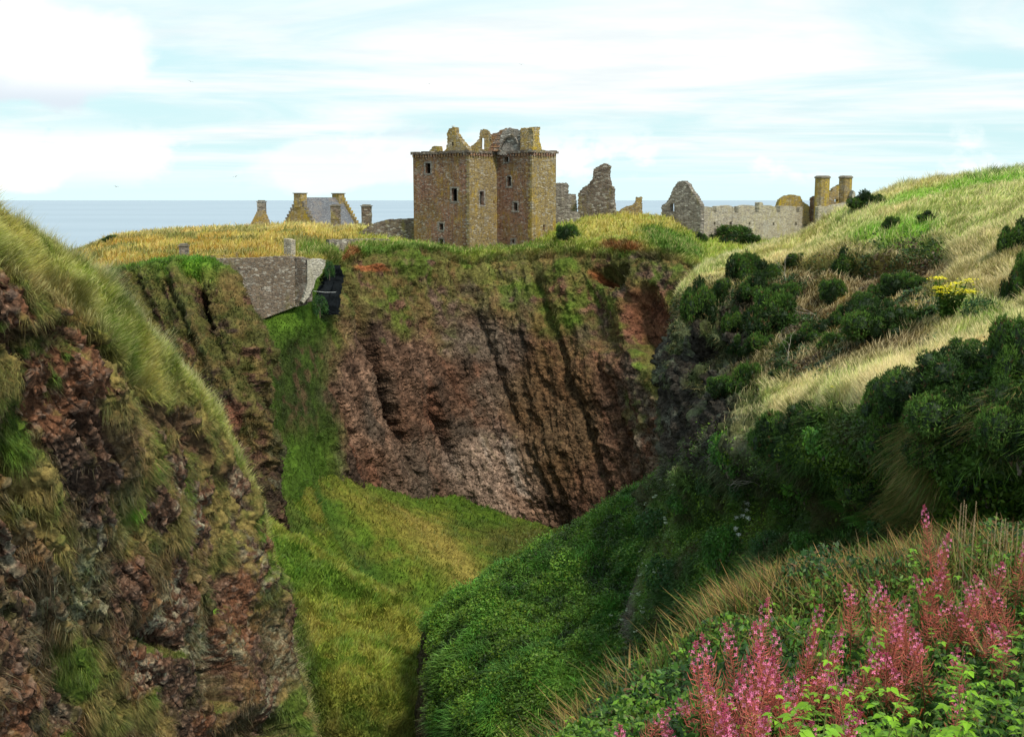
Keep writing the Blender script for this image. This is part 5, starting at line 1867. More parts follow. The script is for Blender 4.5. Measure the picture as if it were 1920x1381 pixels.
GORSE = [  # px, py of the foot, width and height in photo pixels, proto, sheet, label
    (1668, 424, 30, 24, 0, 'small dark round gorse bush alone on the bright green patch of the hill'),
    (1738, 412, 38, 18, 1, 'low flat gorse bush on the pale grass right of the small round one'),
    (1914, 560, 60, 90, 2, 'tall dark gorse bush at the right edge above the yellow ragwort'),
    (1912, 470, 60, 64, 1, 'dark gorse bush at the right edge above the tall one'),
    (1396, 522, 62, 60, 0, 'gorse bush on the cliff brow below the golden grass slope'),
    (1316, 590, 62, 72, 1, 'dark gorse bush hanging at the left brink of the hillside cliff'),
    (1352, 560, 44, 40, 2, 'small gorse bush between the brink bush and the brow bush'),
    (1450, 622, 98, 82, 2, 'wide rounded gorse bush in the middle of the brown bank'),
    (1588, 516, 48, 46, 1, 'upright gorse bush directly under the earth step of the hill'),
    (1562, 560, 52, 46, 0, 'gorse bush left below the upright one under the earth step'),
    (1622, 590, 62, 46, 2, 'gorse bush tucked behind the biggest rounded one on the bank'),
    (1585, 612, 60, 50, 1, 'dark gorse bush left of the biggest rounded one on the bank'),
    (1656, 640, 132, 86, 3, 'biggest rounded gorse bush on the bank above the grass terrace'),
    (1690, 550, 74, 48, 0, 'gorse bush beside the worn earth path'),
    (1378, 618, 44, 42, 1, 'small round bright green gorse bush above the rocky cliff'),
    (1388, 662, 46, 34, 2, 'small low gorse bush under the round bright green one'),
    (1402, 728, 66, 60, 0, 'dark gorse bush at the lip beside the grass terrace'),
    (1470, 704, 52, 28, 1, 'low gorse bush hugging the back edge of the grass terrace'),
    (1506, 806, 92, 66, 3, 'flat topped gorse bush just below the terrace lip'),
    (1460, 860, 108, 90, 2, 'greyish gorse bush on the dark bank below the flat topped one'),
    (1530, 800, 50, 40, 0, 'small gorse bush at the right of the flat topped one'),
    (1700, 800, 150, 110, 3, 'wide dark gorse bush at the left end of the big thicket'),
    (1790, 745, 190, 110, 3, 'dark gorse bush along the top of the big thicket'),
    (1690, 850, 130, 84, 0, 'dark gorse bush at the lower left of the big thicket'),
    (1820, 830, 200, 130, 3, 'broad dark gorse bush in the middle of the big thicket'),
    (1905, 720, 120, 130, 2, 'tall dark gorse bush rising at the right edge of the big thicket'),
    (1760, 870, 110, 76, 1, 'dark gorse bush at the foot of the big thicket'),
    (1920, 850, 150, 130, 3, 'brown flecked gorse bush at the right edge under the thicket'),
    (1860, 930, 130, 90, 1, 'low gorse bush over the dark overhang at the right'),
    (1640, 940, 110, 60, 1, 'dark gorse bush above the large fern under the big thicket'),
    (1660, 780, 90, 70, 2, 'spiky gorse bush at the upper left tip of the big thicket'),
    (1806, 672, 76, 40, 2, 'low sparse gorse bush in the dry grass above the big thicket'),
    (1066, 445, 44, 34, 0, 'dark green bush against the right foot of the keep'),
    (1380, 452, 84, 34, 2, 'green bush at the foot of the long pale ruined wall'),
    (1440, 440, 46, 28, 1, 'small olive bush right of the one under the long pale wall'),
    (1622, 388, 60, 34, 1, 'dark heathery bush on the skyline beside the twin chimney towers'),
    (1318, 448, 20, 16, 1, 'little bush at the meeting of grey gable and long wall'),
    (206, 448, 30, 12, 2, 'dark low bush at the left end of the golden plateau'),
]
GORSE += EXTRA
for px_, py_, wp, hp, k, lab in GORSE:
    if py_ < 460 and px_ < 1450:
        q = at(px_, py_, 'castle_cliff')
    else:
        q = at(px_, py_, 'right_hillside')
    loc = q[0]
    dd = loc[1]
    sx_ = wp / F * dd / 2 / .88 * 1.15
    sz_ = hp / F * dd / .98 * 1.15
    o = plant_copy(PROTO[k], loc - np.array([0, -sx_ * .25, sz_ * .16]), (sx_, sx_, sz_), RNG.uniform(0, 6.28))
    tag(o, lab, 'bush', 'gorse bushes on the hillside')

# ---------------------------------------------------------------- broad leaved shrubs
def shrub_proto(seed, n, cols, size, name='leafy_shrub', asp=.6):
    rs = np.random.RandomState(seed)
    L = lobes(rs, 14)
    p, v, k = lobe_points(rs, L, n, (.55, 1.12))
    m = len(p)
    lv = Leaves()
    base = np.array(cols)[rs.randint(0, len(cols), len(L))][k]
    lv.add(p, v * .5 + UPV * .5, size * rs.uniform(.6, 1.3, m), jitcol(base, .35), asp)
    root = empty(name, (0, 0, -500), 0)
    lv.build('foliage', M_LEAF, parent=root, stuff=False)
    stems_mb(seed + 5, 6).build('stems', M_BARK, root)
    return [root, False]


SHR = [shrub_proto(101, 3200, [(.05, .13, .02), (.07, .18, .025), (.035, .10, .018)], .11),
       shrub_proto(102, 3200, [(.03, .08, .02), (.045, .11, .02)], .10),
       shrub_proto(103, 1500, [(.10, .24, .03), (.08, .19, .03)], .16)]
for px_, py_, wp, hp, k, lab in [
    (1362, 880, 84, 74, 0, 'bright green leafy shrub at the left end of the shaded bank'),
    (1330, 920, 70, 50, 1, 'dark leafy shrub at the foot of the rocky hillside cliff'),
    (1400, 930, 80, 56, 1, 'dark green leafy shrub below the greyish gorse'),
    (1540, 850, 80, 64, 2, 'loose shrub with light green leaves under the flat topped gorse'),
    (1505, 930, 90, 50, 2, 'sprawling light green leafy plant inside the dark recess'),
    (1480, 960, 80, 40, 0, 'low leafy plant at the bottom of the dark recess'),
    (1590, 900, 90, 60, 1, 'dark leafy shrub hanging over the recess'),
    (1500, 1022, 60, 34, 0, 'small bright leafed plant just behind the foreground grass'),
    (1432, 1030, 70, 44, 1, 'leafy plant at the shaded foot of the bank'),
    (1280, 960, 80, 50, 0, 'green leafy shrub on the spur below the rocky cliff'),
    (1230, 1000, 90, 60, 1, 'dark leafy shrub on the crest beside the white umbels'),
    (1250, 1100, 100, 70, 1, 'dark leafy shrub halfway down the rocky spur'),
    (1345, 1060, 90, 90, 0, 'fine leaved green shrub with small white flowers'),
    (1680, 1010, 130, 60, 1, 'dark fine leaved shrub behind the tallest fireweed'),
    (1840, 590, 80, 40, 1, 'green leafy plants around the yellow ragwort'),
    (1890, 965, 60, 40, 0, 'leafy plant under the dark overhang at the right'),
]:
    q = at(px_, py_, 'right_hillside')
    loc = q[0]
    dd = loc[1]
    sx_ = wp / F * dd / 2 / .88
    sz_ = hp / F * dd / .98 * 1.05
    o = plant_copy(SHR[k], loc - np.array([0, 0, sz_ * .08]), (sx_, sx_, sz_), RNG.uniform(0, 6.28))
    tag(o, lab, 'shrub', 'broad leaved shrubs on the shaded bank')

# ---------------------------------------------------------------- ferns
def fern_proto(seed):
    rs = np.random.RandomState(seed)
    root = empty('fern', (0, 0, -500), 0)
    for f in range(11):
        a = rs.uniform(0, 2 * math.pi)
        mb = MB()
        L_ = rs.uniform(.8, 1.15)
        pts = []
        for t in np.linspace(0, 1, 15):
            pts.append(np.array([math.cos(a) * L_ * t * .8, math.sin(a) * L_ * t * .8, L_ * (.75 * t - .62 * t * t)]))
        mb.tube(pts, np.linspace(.012, .003, 15), 4, (.12, .12, .03))
        sd_ = np.array([-math.sin(a), math.cos(a), 0])
        for i in range(2, 15):
            wl = .26 * math.sin(math.pi * min(1, (i + 1.5) / 16)) ** .7
            for s_ in (-1, 1):
                d0 = sd_ * s_ * wl + (pts[i] - pts[i - 1]) * .9 - [0, 0, .03]
                c = np.array([.055, .14, .02]) * rs.uniform(.7, 1.4)
                q0 = pts[i]
                nn = (pts[i] - pts[i - 1])
                mb.add([q0 - nn * .35, q0 + nn * .35, q0 + d0 * .6 + nn * .3, q0 + d0, q0 + d0 * .6 - nn * .25], [(0, 1, 2, 3, 4)], c)
        mb.build('frond', M_LEAF, root)
    return [root, False]


FE = fern_proto(7)
for px_, py_, sc_, lab in [(1600, 975, 2.0, 'large fern with arching fronds left of the tussock grass'), (1640, 985, 1.5, 'smaller fern beside the large fern'), (1190, 1262, 2.2, 'pale green fern on the rocky spur over the leafy mound'), (1560, 900, 1.4, 'fern deep in the shaded recess')]:
    q = at(px_, py_, 'right_hillside')
    o = plant_copy(FE, q[0], (sc_,) * 3, RNG.uniform(0, 6))
    tag(o, lab, 'fern', 'ferns on the shaded bank')

# ---------------------------------------------------------------- ragwort
def ragwort_proto(seed, n):
    rs = np.random.RandomState(seed)
    root = empty('yellow_ragwort', (0, 0, -500), 0)
    mb = MB()
    tops = []
    for k in range(n):
        a, r_ = rs.uniform(0, 6.28), rs.uniform(.05, .55 if n > 6 else .14)
        t = np.array([r_ * math.cos(a), r_ * math.sin(a), rs.uniform(.6, 1.05)])
        mb.tube([(t[0] * .3, t[1] * .3, 0), t * [.7, .7, .6], t], .012, 4, (.08, .14, .02))
        tops.append(t)
    mb.build('stems', M_LEAF, root)
    lv = Leaves()
    p = np.concatenate([t * rs.uniform(.1, .9, (60, 1)) * [1, 1, 1] + rs.normal(0, .06, (60, 3)) for t in tops])
    lv.add(p, np.broadcast_to(UPV, p.shape), .10, jitcol(np.broadcast_to(np.array([.06, .13, .02]), p.shape), .3))
    lv.build('leaves', M_LEAF, parent=root, stuff=False)
    lv = Leaves()
    p = np.concatenate([t + rs.normal(0, 1, (55, 3)) * [.10, .10, .022] for t in tops])
    lv.add(p, np.broadcast_to(UPV * 3, p.shape), .055, jitcol(np.broadcast_to(np.array([.85, .75, .03]), p.shape), .12, .04), .9)
    lv.build('flower_heads', M_PETAL, parent=root, stuff=False)
    return [root, False]


RW = [ragwort_proto(3, 16), ragwort_proto(4, 4)]
for px_, py_, wp, hp, k, lab in [(1770, 602, 92, 84, 0, 'big yellow flowering ragwort clump beside the earth path'), (1822, 572, 16, 42, 1, 'single yellow ragwort right of the big clump'),
                              (1556, 752, 22, 30, 1, 'yellow ragwort standing in the terrace grass'), (1694, 512, 10, 24, 1, 'small yellow ragwort at the head of the earth path'),
                              (1757, 625, 10, 16, 1, 'tiny yellow ragwort below the big clump'), (1715, 580, 14, 20, 1, 'small yellow ragwort left of the big clump'), (1537, 560, 8, 14, 1, 'faint yellow flower among the gorse of the bank')]:
    q = at(px_, py_, 'right_hillside')
    dd = q[0][1]
    o = plant_copy(RW[k], q[0], (wp / F * dd / 1.1, wp / F * dd / 1.1, hp / F * dd / 1.0), RNG.uniform(0, 6))
    tag(o, lab, 'wildflower', 'yellow ragwort on the hillside')

# ---------------------------------------------------------------- dead branches
def twig_mb(seed):
    rs = np.random.RandomState(seed)
    mb = MB()

    def rec(p, d, L_, r_, lvl):
        pts = [p]
        for k in range(5):
            d = d + rs.normal(0, .22, 3)
            d /= np.linalg.norm(d)
            p = p + d * L_ / 5
            pts.append(p)
        mb.tube(pts, np.linspace(r_, r_ * .5, 6), 5, (.30, .26, .21))
        if lvl > 0:
            for k in range(3):
                rec(pts[rs.randint(2, 6)], d + rs.normal(0, .6, 3), L_ * .6, r_ * .55, lvl - 1)
    rec(np.zeros(3), np.array([.3, 0, 1.]), 1.0, .012, 2)
    return mb


TW = []
for k in range(2):
    o = twig_mb(31 + k).build('dead_branch', M_BARK)
    TW.append([o, False])
for px_, py_, s_, tilt, k, lab in [(1538, 606, 1.5, -.9, 0, 'bare pale branch leaning out of the bank left of the biggest gorse'), (1470, 540, 1.6, .2, 1, 'bare white forked twig standing above the wide rounded gorse'),
                                (1402, 600, 1.3, .8, 0, 'dead branch under the brow gorse'), (1478, 690, 1.4, .3, 1, 'crooked dead branch above the terrace grass'), (1430, 905, 1.5, -1.2, 0, 'dead twig lying in the dark recess'), (1610, 545, 1.2, 1.1, 1, 'grey dead twig between the upper gorse bushes')]:
    q = at(px_, py_, 'right_hillside')
    o = plant_copy(TW[k], q[0] + q[1] * .3, (s_,) * 3, RNG.uniform(-1, 1))
    o.rotation_euler = (0.2, tilt, o.rotation_euler[2])
    tag(o, lab, 'branch', 'dead branches on the bank')

# ---------------------------------------------------------------- white umbels
def umbel_proto(seed):
    rs = np.random.RandomState(seed)
    root = empty('white_umbel_plant', (0, 0, -500), 0)
    mb = MB()
    tops = []
    for k in range(3):
        t = np.array([rs.normal(0, .25), rs.normal(0, .25), rs.uniform(.8, 1.2)])
        mb.tube([(0, 0, 0), t * [.5, .5, .6], t], .014, 4, (.08, .14, .03))
        tops.append(t)
    mb.build('stems', M_LEAF, root)
    for t in tops:
        lv = Leaves()
        v = rs.normal(0, 1, (60, 3))
        v /= np.linalg.norm(v, axis=1, keepdims=True)
        v[:, 2] = np.abs(v[:, 2]) * .6
        lv.add(t + v * .11, v + UPV, .08, jitcol(np.broadcast_to(np.array([.50, .55, .40]), v.shape), .15, .05), .9)
        lv.build('flower_head', M_PETAL, parent=root, stuff=False)
    return [root, False]


UM = umbel_proto(9)
UMP = [(1240, 905), (1256, 902), (1262, 915), (1226, 935), (1200, 940), (1206, 950), (1242, 975), (1222, 1000), (1228, 1010), (1231, 1070), (1222, 1076), (1212, 1072), (1235, 1060), (1246, 985), (1120, 1015), (1090, 1010), (1060, 1040), (985, 1065), (1010, 1078), (1045, 1058), (1130, 1085), (930, 1165), (960, 1205), (1100, 1110), (1085, 1130), (870, 1210), (1020, 1110), (1150, 1040), (1175, 1010), (1140, 1150), (900, 1240), (1000, 1240), (1070, 1190)]
ORD = 'first second third fourth fifth sixth seventh eighth ninth tenth eleventh twelfth thirteenth fourteenth fifteenth sixteenth seventeenth eighteenth nineteenth twentieth'.split()


def ordn(k):
    tens = {20: 'twenty', 30: 'thirty', 40: 'forty'}
    k += 1
    if k <= 20: return ORD[k - 1]
    if k % 10 == 0: return {30: 'thirtieth', 40: 'fortieth'}[k]
    return tens[k // 10 * 10] + ' ' + ORD[k % 10 - 1]


UMP.sort()
for ui, (px_, py_) in enumerate(UMP):
    q = at(px_, py_ + 12, 'leafy_mound', 'right_hillside')
    sc_ = RNG.uniform(.8, 1.25) * (.75 if px_ > 1190 else .6)
    o = plant_copy(UM, q[0], (sc_,) * 3, RNG.uniform(0, 6))
    tag(o, 'white domed umbel flowers among the ravine mound leaves, %s plant from the left' % ordn(ui), 'wildflower', 'white umbels on the ravine mound')

# dark ivy over the left of the cleft
for px_, py_, wp, hp, lab in [(600, 590, 40, 40, 'dark ivy growing over the foot of the black sheet'), (618, 520, 26, 34, 'dark ivy hanging at the top of the black sheet')]:
    loc = P(px_, py_, 128.0 if py_ > 550 else 133.0)
    dd = loc[1]
    sx_, sz_ = wp / F * dd / 1.76, hp / F * dd / .95
    o = plant_copy(SHR[1], loc, (sx_, sx_ * .6, sz_), 1.0)
    tag(o, lab, 'shrub', 'broad leaved shrubs on the shaded bank')

# ================================================================ FOREGROUND PLANTS
fX = fb.X.reshape(-1, 3)


def fground(x, y):
    k = np.argmin((fX[:, 0] - x) ** 2 + (fX[:, 1] - y) ** 2)
    return fX[k, 2]


def fireweed_proto(seed):
    """unit: total height 1.3 m"""
    rs = np.random.RandomState(seed)
    root = empty('fireweed', (0, 0, -500), 0)
    H = 1.3
    bend = rs.uniform(-.22, .22, 2)

    def ax_(t):
        return np.array([bend[0] * t * t, bend[1] * t * t, H * t])
    mb = MB()
    mb.tube([ax_(t) for t in np.linspace(0, 1, 9)], np.linspace(.006, .0022, 9), 5, (.30, .09, .05))
    mb.build('stem', M_LEAF, root)
    # narrow willow-like leaves spiralling up the lower stem
    mb = MB()
    for k in range(64):
        t = .08 + .50 * k / 64
        a = k * 2.4 + rs.uniform(-.3, .3)
        b = ax_(t)
        L_ = rs.uniform(.09, .14) * (1.1 - .3 * t)
        o_ = np.array([math.cos(a), math.sin(a), 0])
        s_ = np.array([-math.sin(a), math.cos(a), 0])
        wv = .0095
        m1 = b + o_ * L_ * .5 + [0, 0, .02]
        tp = b + o_ * L_ + [0, 0, -.02 - rs.uniform(0, .04)]
        c = np.array([.06, .13, .03]) * rs.uniform(.7, 1.4)
        if rs.rand() < .12: c = np.array([.35, .10, .04])
        mb.add([b, m1 - s_ * wv, tp, m1 + s_ * wv], [(0, 1, 2), (0, 2, 3)], c)
    mb.build('leaves', M_LEAF, root)
    # thin rosy seed pods, pointing up and out
    mb = MB()
    n = 95
    for k in range(n):
        t = .44 + .42 * k / n
        a = k * 2.4 + rs.uniform(-.4, .4)
        b = ax_(t)
        o_ = np.array([math.cos(a), math.sin(a), 0])
        L_ = rs.uniform(.05, .10) * (1.35 - .6 * (t - .44) / .42)
        e1 = b + o_ * L_ * .8 + [0, 0, L_ * .35]
        e2 = e1 + o_ * L_ * .25 + np.array([0, 0, L_ * .75])
        c = np.array([.62, .17, .13]) * rs.uniform(.6, 1.35)
        if rs.rand() < .25: c = np.array([.50, .20, .13]) * rs.uniform(.7, 1.2)
        mb.tube([b, e1, e2], [.0020, .0028, .0012], 3, c)
    mb.build('seed_pods', M_PETAL, root)
    # four-petalled pink flowers near the top, buds above
    mb = MB()
    for k in range(16):
        t = .83 + .14 * k / 16
        a = k * 2.4 + rs.uniform(-.4, .4)
        b = ax_(t)
        o_ = np.array([math.cos(a), math.sin(a), .25])
        o_ /= np.linalg.norm(o_)
        c0 = b + o_ * rs.uniform(.035, .05)
        s1 = np.cross(o_, UPV)
        s1 /= np.linalg.norm(s1)
        s2 = np.cross(o_, s1)
        c = np.array([.80, .22, .40]) * rs.uniform(.75, 1.3)
        for q in range(4):
            w_ = q * math.pi / 2 + .78 + rs.uniform(-.2, .2)
            dv = s1 * math.cos(w_) + s2 * math.sin(w_)
            dp = -s1 * math.sin(w_) + s2 * math.cos(w_)
            r_ = .0165
            mb.add([c0, c0 + dv * r_ * .6 + dp * r_ * .3 + o_ * .004, c0 + dv * r_ * 1.15 + o_ * .006, c0 + dv * r_ * .6 - dp * r_ * .3 + o_ * .004], [(0, 1, 2, 3)], c)
        mb.tube([b, c0], .0014, 3, (.45, .08, .12))
    mb.build('flowers', M_PETAL, root)
    mb = MB()
    for k in range(16):
        t = .95 + .05 * k / 16
        a = k * 2.4
        b = ax_(t)
        o_ = np.array([math.cos(a), math.sin(a), .6])
        mb.tube([b, b + o_ * .010, b + o_ * .022], [.001, .004, .001], 4, (.50, .07, .16))
    mb.build('buds', M_PETAL, root)
    return [root, False]


FW = [fireweed_proto(200 + k) for k in range(6)]
FWP = [(1747, 947), (1761, 1003), (1785, 1052), (1823, 1086), (1848, 1098), (1897, 1018), (1864, 1043), (1911, 1110), (1841, 1162), (1620, 1086), (1696, 1092), (1669, 1106), (1732, 1079), (1526, 1113), (1691, 1133), (1673, 1158), (1664, 1205), (1734, 1115), (1423, 1142), (1398, 1178), (1358, 1198), (1454, 1182), (1479, 1175), (1539, 1175), (1508, 1200), (1530, 1209), (1418, 1213), (1409, 1236), (1470, 1252), (1483, 1267), (1369, 1265), (1304, 1265), (1293, 1337), (1335, 1366), (1188, 1366), (1156, 1373), (1559, 1314), (1546, 1334), (1432, 1370), (1799, 1231), (1808, 1316), (1723, 1142), (1615, 1263), (1709, 1249), (1201, 1316), (1775, 1120), (1760, 1075), (1440, 1200), (1500, 1230), (1652, 1180), (1690, 1190), (1875, 1150), (1905, 1200), (1460, 1215), (1548, 1225), (1640, 1140)]
FWP += [(1176, 1340), (1216, 1352), (1252, 1330), (1268, 1372), (1318, 1300), (1340, 1262), (1352, 1330), (1378, 1296), (1392, 1345), (1412, 1300), (1436, 1262), (1452, 1310), (1486, 1330), (1516, 1290), (1386, 1240), (1330, 1228), (1574, 1262), (1600, 1200), (1880, 1085), (1760, 1180)]
FWP = FWP[:1] + sorted(FWP[1:])
for i, (px_, py_) in enumerate(FWP):
    d_ = float(np.interp(py_, [940, 1050, 1110, 1180, 1260, 1375], [9.8, 8.9, 8.2, 7.4, 6.5, 5.6])) + RNG.uniform(-.4, .4)
    if px_ < 1320: d_ += 1.6
    T = P(px_, py_, d_)
    gz = fground(T[0], T[1])
    h = T[2] - gz
    h = min(max(h, .55), 2.1)
    sc_ = h / 1.3
    w_ = RNG.uniform(.75, 1.1)
    o = plant_copy(FW[i % 6], (T[0], T[1], T[2] - h), (w_, w_, sc_), RNG.uniform(0, 6.28))
    ty = RNG.uniform(-.16, .16)
    o.rotation_euler = (RNG.uniform(-.12, .12), ty, o.rotation_euler[2])
    tip_ = Euler(o.rotation_euler).to_matrix() @ Vector((0, 0, h))
    o.location[0] -= tip_[0]
    o.location[1] -= tip_[1]
    nl = sum(1 for a_ in FWP[1:] if a_[0] < 1600)
    lab = ('pink fireweed of the left cluster, %s from the left' % ordn(i - 1)) if px_ < 1600 else ('pink fireweed of the right cluster, %s from the left' % ordn(max(0, i - 1 - nl)))
    if i == 0: lab = 'tallest pink fireweed spike rising above the foreground at the right'
    tag(o, lab, 'wildflower', 'fireweed in the foreground')


def raspberry_proto(seed, H=1.2, tone=0):
    """leafy cane with drooping toothed leaflets in threes and fives, paler at the shoot tip"""
    rs = np.random.RandomState(seed)
    root = empty('leafy_cane', (0, 0, -500), 0)
    st = MB()
    lf = MB()

    def leaflet(b, d, L_, c):
        d = d / np.linalg.norm(d)
        s = np.cross(d, UPV + rs.normal(0, .2, 3))
        s /= np.linalg.norm(s) + 1e-9
        nn = np.cross(s, d)
        W_ = L_ * .34
        mid = [b, b + d * L_ * .35 - nn * L_ * .02, b + d * L_ * .7 - nn * L_ * .07, b + d * L_ - nn * L_ * .18]
        prof = [.0, .30, .75, 1.0, .82, .95, .62, .70, .34, .40, 0]
        tt = [0, .08, .18, .34, .42, .50, .60, .66, .78, .84, 1.0]

        def m_(t):
            return b + d * L_ * t - nn * L_ * .18 * t * t
        for sg in (-1, 1):
            V = [m_(t) + s * sg * W_ * w + nn * W_ * .22 * w for t, w in zip(tt, prof)]
            C0 = [m_(t) for t in (0, .34, .66, 1.0)]
            lf.add(V + C0, [(11, 1, 2, 3, 12), (12, 3, 4, 5, 6, 7, 13), (13, 7, 8, 9, 10)] if sg > 0 else [(12, 3, 2, 1, 11), (13, 7, 6, 5, 4, 3, 12), (10, 9, 8, 7, 13)], c)
    for sidx in range(3):
        a0 = rs.uniform(0, 6.28)
        sp = rs.uniform(.08, .3)
        hh = H * rs.uniform(.75, 1.0)
        pts = [np.array([math.cos(a0) * sp * t ** 1.6, math.sin(a0) * sp * t ** 1.6, hh * t]) for t in np.linspace(0, 1, 8)]
        st.tube(pts, np.linspace(.006, .0025, 8), 5, (.14, .18, .04))
        nl = 15
        for k in range(nl):
            t = .22 + .78 * k / (nl - 1)
            f = t * 7
            i = min(6, int(f))
            b = pts[i] + (pts[i + 1] - pts[i]) * (f - i)
            a = k * 2.4 + rs.uniform(-.4, .4)
            o_ = np.array([math.cos(a), math.sin(a), .35 if t < .9 else 1.0])
            pl_ = rs.uniform(.07, .12) * (1.15 - .5 * t)
            e = b + o_ * pl_
            st.tube([b, (b + e) / 2 + [0, 0, .006], e], .0016, 3, (.16, .24, .04))
            y = np.clip((t - .35) / .65, 0, 1)
            c = np.array([.045, .13, .014]) * (1 - y) + np.array([.22, .42, .02]) * y ** 1.4
            if tone: c = c * [.7, .75, .9]
            c = c * rs.uniform(.75, 1.2)
            L_ = rs.uniform(.040, .068) * (1.15 - .35 * t)
            leaflet(e, o_ * [1, 1, 0] + [0, 0, -.25], L_ * 1.15, c)
            sd_ = np.cross(o_, UPV)
            for q, f_ in ((1, .95), (-1, .95), (1, .55), (-1, .55)):
                if f_ < .6 and rs.rand() < .4: continue
                leaflet(b + (e - b) * f_, sd_ * q + o_ * .35 + [0, 0, -.35], L_ * .9, c * rs.uniform(.9, 1.1))
    st.build('cane', M_LEAF, root)
    lf.build('leaves', M_LEAF, root)
    return [root, False]


RP = [raspberry_proto(300), raspberry_proto(301), raspberry_proto(302, tone=1)]
RPP = [(1735, 1052, 8.6), (1638, 1185, 7.4), (1590, 1222, 7.2), (1700, 1285, 6.2), (1822, 1205, 6.8), (1790, 1262, 6.2), (1480, 1300, 6.8), (1435, 1318, 6.6), (1560, 1290, 6.5), (1620, 1300, 6.0), (1668, 1330, 5.6), (1740, 1310, 5.6), (1870, 1240, 6.2), (1895, 1290, 5.6), (1840, 1300, 5.4), (1910, 1150, 7.0), (1510, 1340, 6.0), (1100, 1340, 9.4), (1130, 1362, 8.8), (1240, 1360, 8.2), (1770, 1345, 5.1), (1590, 1350, 5.4), (1900, 1345, 5.0), (1390, 1345, 6.9), (1300, 1225, 9.8), (1450, 1130, 10.5), (1380, 1195, 10.0)]
RPP = sorted(RPP)
RPP += [(1460 + 33 * k + RNG.uniform(-12, 12), 1365 + RNG.uniform(-14, 14), RNG.uniform(4.7, 5.6)) for k in range(9)]
RPP.sort()
for i, (px_, py_, d_) in enumerate(RPP):
    T = P(px_, py_, d_)
    gz = fground(T[0], T[1])
    h = min(max(T[2] - gz, .6), 1.7)
    k = 2 if (px_ < 1460 and py_ < 1240) else i % 3
    sc_ = h / 1.15
    w_ = min(1.25, max(.85, sc_))
    o = plant_copy(RP[k], (T[0], T[1], T[2] - h), (w_, w_, sc_), RNG.uniform(0, 6.28))
    tag(o, 'leafy cane with toothed light green leaves, %s from the left in the foreground' % ordn(i), 'plant', 'leafy canes in the foreground')

# ---- broad blades with scorched tips, leaf litter layer
bl = Blades()
w1 = blob(fb.px, fb.py, 1540, 1145, 330, 55, -9) + .45 * clumpy(fb, .9, .48, .6) + .08
r = scatter(fb, 26000, w1 * (fb.row < 2.6), y1=1600, facing=-.6)
p, N, c, sx, sy = r
m = len(p)
h = RS.uniform(.15, .42, m) * (1 + .7 * (dist(p) > 10.6))
g0 = np.array([.06, .12, .016]) * (.45 + .9 * RS.rand(m, 1))
brown = np.where(RS.rand(m, 1) < .5, np.array([[.36, .21, .07]]), np.array([[.17, .09, .04]])) * RS.uniform(.7, 1.2, (m, 1))
tipc = np.where(RS.rand(m, 1) < .75, brown, g0 * 1.3)
basec = np.where(RS.rand(m, 1) < .3, brown * .8, g0)
bl.add(p, updir(N, .8), h, .017, RS.normal(0, .18, (m, 3)) * [1, 1, .3] + [-.04, -.03, 0], basec, tipc, .12)
bl.build('foreground_grass', M_GRASS, 'broad green blades with scorched brown tips in the foreground', 'grass')

lv = Leaves()
r = scatter(fb, 120000, np.ones(fb.px.shape) * (fb.row > .6) * (fb.row < 3), y1=1700, facing=-.6)
p, N, c, sx, sy = r
m = len(p)
hh = RS.rand(m) ** .8 * (.95 * (fbm(p, .9, 3) ** 1.5) + .08)
p = p + UPV * hh[:, None]
cols = np.array([(.02, .055, .010), (.045, .11, .014), (.11, .21, .022), (.14, .08, .035)])
ci = np.clip((fbm(p, 1.0, 3) - .3) / .4 * 3 + RS.normal(0, .7, m), 0, 2).astype(int)
ci = np.where(RS.rand(m) < .05, 3, ci)
lv.add(p, np.broadcast_to(UPV * .8 + [0, -.5, 0], p.shape), RS.uniform(.02, .085, m), jitcol(cols[ci], .45), .5)
lv.build('foreground_undergrowth', M_LEAF, 'low dark green leafy undergrowth beneath the foreground flowers', 'ground cover')

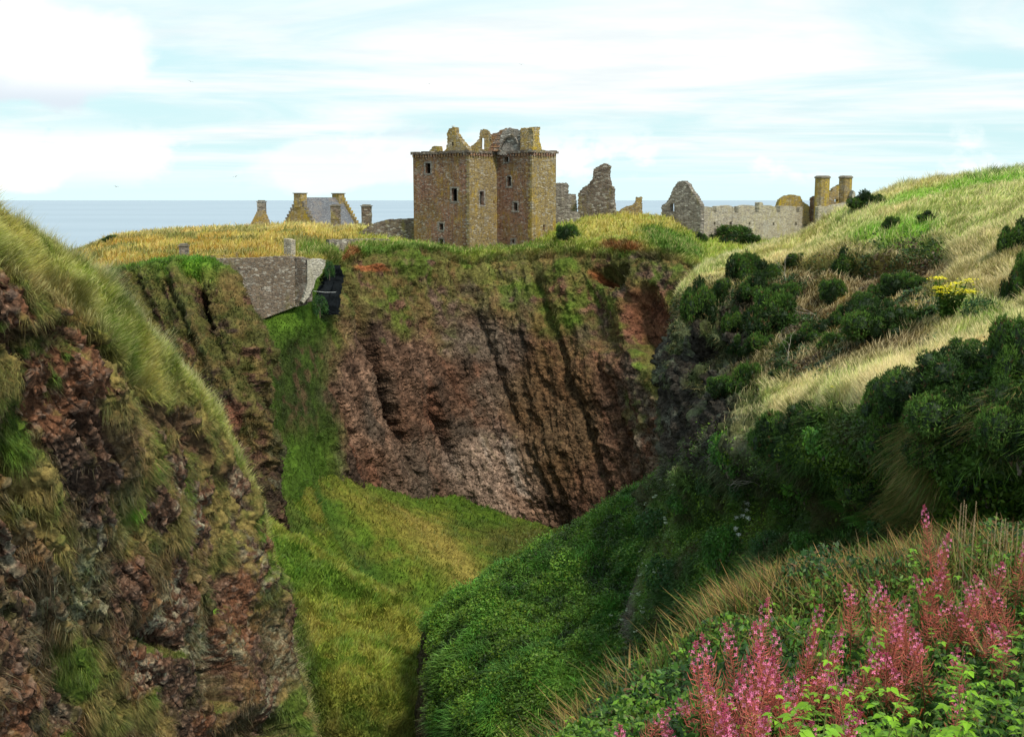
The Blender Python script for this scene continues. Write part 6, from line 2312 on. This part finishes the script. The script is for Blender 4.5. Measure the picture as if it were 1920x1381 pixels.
# ---- dry seed stalks
DS = None
for di, (px_, py_, d_) in enumerate([(1800, 942, 9.6), (1806, 938, 9.7), (1815, 945, 9.5), (1829, 940, 9.9), (1826, 965, 9.4), (1866, 960, 9.8), (1876, 975, 9.4), (1884, 972, 9.9), (1892, 980, 9.6), (1912, 978, 9.5), (1902, 985, 9.8), (1852, 1000, 9.9), (1918, 990, 9.3)]):
    T = P(px_, py_, d_)
    h = T[2] - fground(T[0], T[1])
    if DS is None:
        root = empty('dry_seed_stalk', (0, 0, -500), 0)
        mb = MB()
        mb.tube([(0, 0, 0), (.01, 0, .5), (.03, .01, 1)], [.003, .0025, .0015], 4, (.42, .32, .18))
        mb.build('stalk', M_LEAF, root)
        mb = MB()
        rs = np.random.RandomState(4)
        for k in range(46):
            t = .72 + .28 * k / 46
            a = k * 2.4
            b = np.array([.02 * t, 0, t])
            o_ = np.array([math.cos(a), math.sin(a), .8])
            mb.tube([b, b + o_ * .006, b + o_ * .011], [.001, .0035, .001], 3, np.array([.50, .36, .22]) * rs.uniform(.7, 1.3))
        mb.build('seed_head', M_LEAF, root)
        DS = [root, False]
    o = plant_copy(DS, (T[0], T[1], T[2] - h), (.6, .6, h), RNG.uniform(0, 6))
    tag(o, 'thin dry brown seed stalk, %s of those before the dark overhang' % ordn(sorted([1800, 1806, 1815, 1829, 1826, 1866, 1876, 1884, 1892, 1912, 1902, 1852, 1918]).index(px_)), 'plant', 'dry seed stalks at the right')

# ---- small white yarrow-like flowers on the dark bank
o0 = None
for px_, py_ in [(1392, 985), (1398, 1000), (1388, 1012), (1400, 1018), (1378, 1015), (1372, 1040), (1384, 1050), (1396, 990)]:
    q = at(px_, py_ + 8, 'right_hillside')
    if o0 is None:
        root = empty('small_white_flower', (0, 0, -500), 0)
        mb = MB()
        mb.tube([(0, 0, 0), (.02, 0, .5), (.05, 0, 1)], .008, 4, (.10, .16, .04))
        mb.build('stem', M_LEAF, root)
        lv = Leaves()
        v = np.random.RandomState(3).normal(0, 1, (40, 3)) * [.06, .06, .03]
        lv.add(v + [.05, 0, 1], v + UPV, .05, jitcol(np.broadcast_to(np.array([.65, .66, .62]), v.shape), .1, .03), .8)
        lv.build('flower_head', M_PETAL, parent=root, stuff=False)
        o0 = [root, False]
    o = plant_copy(o0, q[0], (.9, .9, 1.5), RNG.uniform(0, 6))
    tag(o, 'small white flower in the shaded bank behind the foreground crest', 'wildflower', 'small white flowers on the shaded bank')

for pr in PROTO + SHR + [FE] + RW + TW + [UM] + FW + RP:
    if not pr[1]:
        for ch in list(pr[0].children_recursive):
            bpy.data.objects.remove(ch)
        bpy.data.objects.remove(pr[0])
